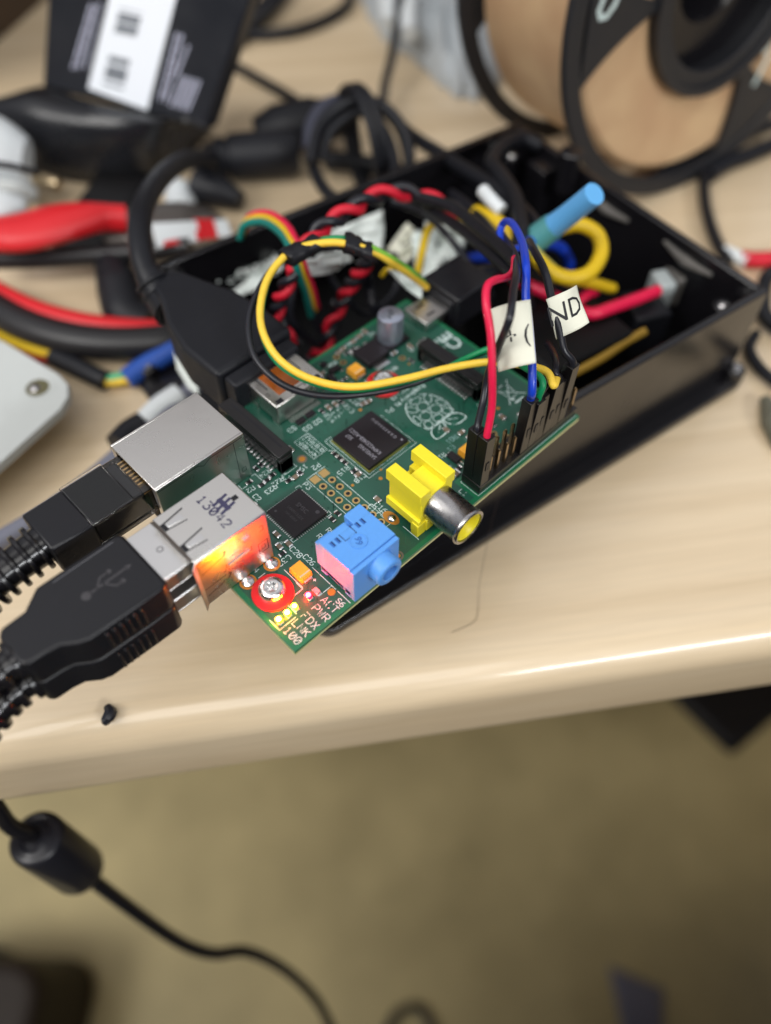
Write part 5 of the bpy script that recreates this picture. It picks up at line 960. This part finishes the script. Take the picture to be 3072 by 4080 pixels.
MB().lathe([(.1, 0), (6, 0), (9, 8), (9, 22), (7.5, 26), (7.5, 34), (.1, 35)], P(1020, 540, -26), P(1330, 470, -24) - P(1020, 540, -26), 28).build('connector', M['blkmatte'], t)
for i, (pts, r, lab) in enumerate([([P(1600, -60, -10), P(1585, 80, -18), P(1560, 230, -24), P(1535, 330, -27), P(1525, 400, -24), P(1500, 470, -20)], 1.9, 'thin black lead hanging straight down from the top edge to the coil'),
    ([P(880, 230, -33), P(960, 275, -33.5), P(1060, 330, -33.5), P(1170, 395, -33), P(1260, 470, -30)], 2.0, 'black lead sloping from the pouch to the coil'),
    ([P(1170, -60, -24), P(1100, 10, -26), P(1010, 80, -30), P(960, 125, -33), P(1040, 140, -33.5), P(1180, 120, -33), P(1300, 75, -33), P(1380, 20, -33), P(1400, -60, -33)], 2.3, 'black lead looping at the top of the desk beside the pouch'),
    ([P(1130, -60, -30), P(1060, 30, -32), P(990, 110, -33), P(930, 165, -33)], 4.5, 'thick black lead behind the pouch corner'),
    ([P(1560, 470, -16), P(1600, 540, -16), P(1625, 640, -17), P(1610, 720, -20), P(1560, 780, -24)], 1.8, 'black lead dropping from the right side of the coil'),
    ([P(1545, 455, -14), P(1640, 540, -12), P(1750, 610, -8), P(1860, 680, -2), P(1960, 740, 2), P(2040, 810, 4), P(2080, 900, 6)], 2.2, 'black lead sloping right from the coil over the box'),
    ([P(2060, 1000, 8), P(2075, 900, 8), P(2050, 780, 6), P(1990, 690, 4), P(1960, 640, 2), P(2010, 575, 0), P(2080, 550, -2), P(2150, 580, -4)], 2.2, 'black lead arching up at the back corner of the box'),
    ([P(2560, 740, -31), P(2700, 660, -32), P(2850, 600, -33), P(2960, 540, -33), P(3120, 480, -33)], 2.2, 'black lead passing under the spool towards the right edge'),
    ([P(2810, 640, -32), P(2805, 740, -33), P(2815, 840, -33), P(2850, 950, -33), P(2900, 1040, -33)], 2.0, 'black lead running down the desk right of the spool'),
    ([P(3120, 560, -33), P(2980, 620, -33), P(2900, 650, -33), P(2820, 700, -33)], 3.0, 'thicker black lead at the right edge below the spool'),
    ([P(3140, 1060, -24), P(3060, 1100, -28), P(3040, 1180, -30), P(3050, 1260, -32), P(3140, 1330, -33)], 2.4, 'black lead bending behind the right corner of the box'),
    ([P(3140, 1560, -33), P(3030, 1470, -33.5), P(2985, 1390, -33.5), P(3010, 1330, -33.5)], 1.7, 'grey black lead on the desk at the right edge')]):
    wire('black_lead', lab, 'blkmatte', pts, r, 'cable')
wire('red_lead', 'red lead with a white end on the desk beyond the right corner of the box', 'wred2', [P(2950, 1030, -33), P(3020, 1035, -33), P(3140, 1025, -33)], 2.6)
wire('white_lead', 'white lead end beside the red one beyond the box corner', 'white', [P(2880, 1000, -33), P(2930, 1020, -33), P(2975, 1045, -33)], 2.2)
wire('yellow_lead', 'yellow lead at the right edge above the box corner', 'wyel2', [P(3050, 1110, -33), P(3090, 1090, -33), P(3140, 1080, -33)], 2.2)
o = MB().tube([P(3050, 1590, -34), P(3075, 1680, -34), P(3110, 1780, -34)], [1.6, 3, 2], 14, 6).build('grey_plug', mat('dull_grey_plug', srgb(100, 98, 85), .5)); tag(o, 'dull grey plug cut off by the right edge of the desk', 'plug')
# clear bag with white caps
t = thing('clear_bag', P(1700, 200, -36), 'translucent grey plastic bag holding white pieces at the top of the desk', 'bag')
q_ = [P(1455, 20, -34), P(1540, 150, -34), P(1640, 215, -34), P(1760, 330, -34), P(1860, 380, -34), P(1980, 330, -34), P(2080, 60, -34), P(2050, -160, -34), P(1650, -200, -34), P(1450, -120, -34)]
sp_ = smooth_path(q_, 4, True); cx_ = sum(sp_, Vector()) / len(sp_); n = len(sp_); vs = []; rings = [(1, 0), (.97, 5), (.85, 11), (.6, 15), (.3, 16.5)]
for s_, z in rings:
    for i, p_ in enumerate(sp_): r_ = s_ * (1 + .03 * math.sin(i * 2.3 + z)); vs.append(Vector((cx_.x + (p_.x - cx_.x) * r_, cx_.y + (p_.y - cx_.y) * r_, -35.5 + z * (1 + .15 * math.sin(i * 1.7)))))
fs = [(j * n + i, j * n + (i + 1) % n, (j + 1) * n + (i + 1) % n, (j + 1) * n + i) for j in range(len(rings) - 1) for i in range(n)] + [tuple(4 * n + i for i in range(n)), tuple(range(n - 1, -1, -1))]
MB().add(vs, fs).build('bag_film', mat('milky_film', srgb(176, 182, 186), .35, bump=1.5, bscale=.08), t)
for u, v, du in ((1545, 20, 55), (1625, 60, 45)):
    a, b = P(u, v - 110, -15), P(u + 5, v + 75, -19); MB().tube([a, a.lerp(b, .5), b], [4, 4, 3.2], 16, 6).build('white_piece', M['white'], t)
# small crumb and a hair
o = MB().tube([P(428, 2815, -35), P(440, 2840, -34.8), P(425, 2870, -35), P(432, 2885, -35.2)], [.9, 1.5, 1.3, .6], 8, 4).build('crumb', M['blkwire']); tag(o, 'tiny black crumb on the desk below the usb plug', 'crumb')
o = MB().tube([P(2010, 1915, -20), P(1985, 1990, -24), P(1950, 2120, -28), P(1925, 2250, -31), P(1908, 2340, -34), P(1905, 2430, -35.8), P(1885, 2480, -35.8), P(1800, 2520, -35.8)], .05, 6, 8).build('stray_hair', mat('hair', srgb(60, 45, 38), .5)); tag(o, 'single fine hair hanging below the video socket onto the desk', 'hair')
# ferrite cable hanging off the desk
t = thing('ferrite_cable', PD(220, 3400, 225), 'black cable with a fat ferrite bead hanging in front of the desk edge', 'cable')
a, b = PD(135, 3335, 214), PD(325, 3470, 240); ax = b - a; L_ = ax.length
MB().lathe([(.1, .6), (3.2, .4), (3.4, 0), (4.0, .5), (4.4, .1), (5.2, .5), (5.6, .3), (6.6, .6), (7.2, 1.3), (7.4, 2.4), (7.4, L_ - 3), (7.0, L_ - 1.2), (5.8, L_), (.1, L_)], a, ax, 44).build('ferrite_bead', mat('bead_plastic', srgb(30, 30, 36), .3), t)
MB().tube([PD(-160, 3080, 196), PD(-30, 3200, 203), PD(40, 3290, 208), PD(135, 3335, 215), PD(230, 3402, 226), PD(325, 3470, 239), PD(400, 3530, 248), PD(520, 3620, 262), PD(660, 3720, 280), PD(760, 3775, 292), PD(860, 3800, 305), PD(970, 3790, 320), PD(1080, 3830, 335), PD(1180, 3900, 350), PD(1270, 4000, 365), PD(1340, 4140, 380)], 2.2, 16, 8).build('cord', M['blkgloss'], t)
# on the floor and under the desk
c_ = P(90, 4150, -760)
bg_ = MB(Matrix.Translation(c_) @ Matrix.Rotation(.75, 4, 'Z')); bg_.prism(rrect(-70, 110, -110, 60, 30), 0, 110, rrect(-55, 90, -95, 45, 30))
o = bg_.build('brown_bag', mat('dark_brown_leather', srgb(40, 30, 22), .6), bevel=10, seg=4); tag(o, 'dark brown bag on the floor at the lower left corner', 'bag')
wire('floor_cable', 'dark cable curving on the floor beside the brown bag', 'blkmatte', [P(-100, 3800, -754), P(20, 3830, -754), P(90, 3900, -754), P(60, 4000, -754)], 9, 'cable')
wire('floor_cable', 'thin dark cable loop on the floor at the bottom edge', 'blkwire', [P(1530, 4140, -754), P(1580, 4040, -754), P(1660, 4015, -754), P(1700, 4060, -754), P(1730, 4140, -754)], 4, 'cable')
o = MB(Matrix.Translation(P(2530, 3985, -760)) @ Matrix.Rotation(.8, 4, 'Z')).prism([(-30, -22), (34, -16), (40, 20), (-10, 30)], .5, 6, [(-24, -16), (26, -12), (30, 14), (-6, 22)]).build('paper_scrap', mat('bluish_paper', srgb(118, 118, 135), .6), bevel=1); tag(o, 'bluish grey scrap on the floor at the bottom edge', 'scrap')
# dark case under the desk at the right
a = [PD(2600, 2680, 620), PD(2930, 3000, 600), PD(3300, 2680, 640), PD(2900, 2300, 700)]
o = MB().hexa([p_ - Vector((0, 0, 14)) for p_ in a], a).build('dark_case', mat('navy_case', srgb(10, 9, 14), .6), bevel=6, seg=3); tag(o, 'dark navy case under the right end of the desk', 'case')

o = MB(Matrix.Translation(P(60, 150, -36)) @ Matrix.Rotation(.55, 4, 'Z')).box(-70, 60, -60, -5, 0, 95).build('cardboard_box', mat('dark_brown_card', srgb(62, 46, 30), .7, var=.1, vscale=.05), bevel=1); tag(o, 'dark brown cardboard box at the top left corner behind the pouch', 'box')

# chair and cabinet added out of view to shade the floor under the desk
def FR(t_, n_, z): return Vector((0, 0, z)) + DD * t_ + DN * n_
FM = Matrix(((DD.x, DN.x, 0, 0), (DD.y, DN.y, 0, 0), (0, 0, 1, 0), (0, 0, 0, 1)))
t = thing('shade_chair', FR(CHT, 420, -760), 'dark office chair added out of view in front of the desk to shade the floor', 'chair')
M['chairfab'] = mat('charcoal_fabric', srgb(45, 43, 44), .9, bump=.3, bscale=.5)
MB(FM).prism(rrect(CHT - 215, CHT + 215, 172, 600, 70), -300, -215).build('seat', M['chairfab'], t, bevel=18, seg=4)
MB(FM).prism(rrect(CHT - 190, CHT + 190, 585, 650, 30), -150, 300).build('backrest', M['chairfab'], t, bevel=18, seg=4)
MB(FM).box(CHT - 30, CHT + 30, 625, 665, -290, -110).build('back_support', M['blk'], t, bevel=5)
MB(FM).cyl((CHT, 430, -300), (CHT, 430, -690), 28, 28).build('column', M['blk'], t)
for k in range(5):
    a = 2 * math.pi * k / 5 + .3; l = MB(FM).tube([(CHT, 430, -690), (CHT + 150 * math.cos(a), 430 + 150 * math.sin(a), -700), (CHT + 260 * math.cos(a), 430 + 260 * math.sin(a), -722)], [24, 20, 15], 12, 6).build('base_leg', M['blk'], t)
    MB(FM).cyl((CHT + 260 * math.cos(a) - 12, 430 + 260 * math.sin(a), -736), (CHT + 260 * math.cos(a) + 12, 430 + 260 * math.sin(a), -736), 23, 23).build('caster', M['blk'], l)
t = thing('shade_cabinet', FR(CBT, 420, -760), 'low dark cabinet added out of view to shade the right part of the floor', 'cabinet')
M['cab'] = mat('dark_cabinet_board', srgb(58, 50, 45), .6, var=.1, vscale=.02)
MB(FM).box(CBT, CBT + 420, 190, 700, -750, -45).build('carcass', M['cab'], t, bevel=3)
for z in (-700, -400): 
    d = MB(FM).box(CBT + 10, CBT + 410, 178, 189, z, z + 270).build('drawer_front', M['cab'], t, bevel=3); MB(FM).box(CBT + 150, CBT + 270, 168, 177, z + 200, z + 212).build('handle', M['silver'], d, bevel=2)
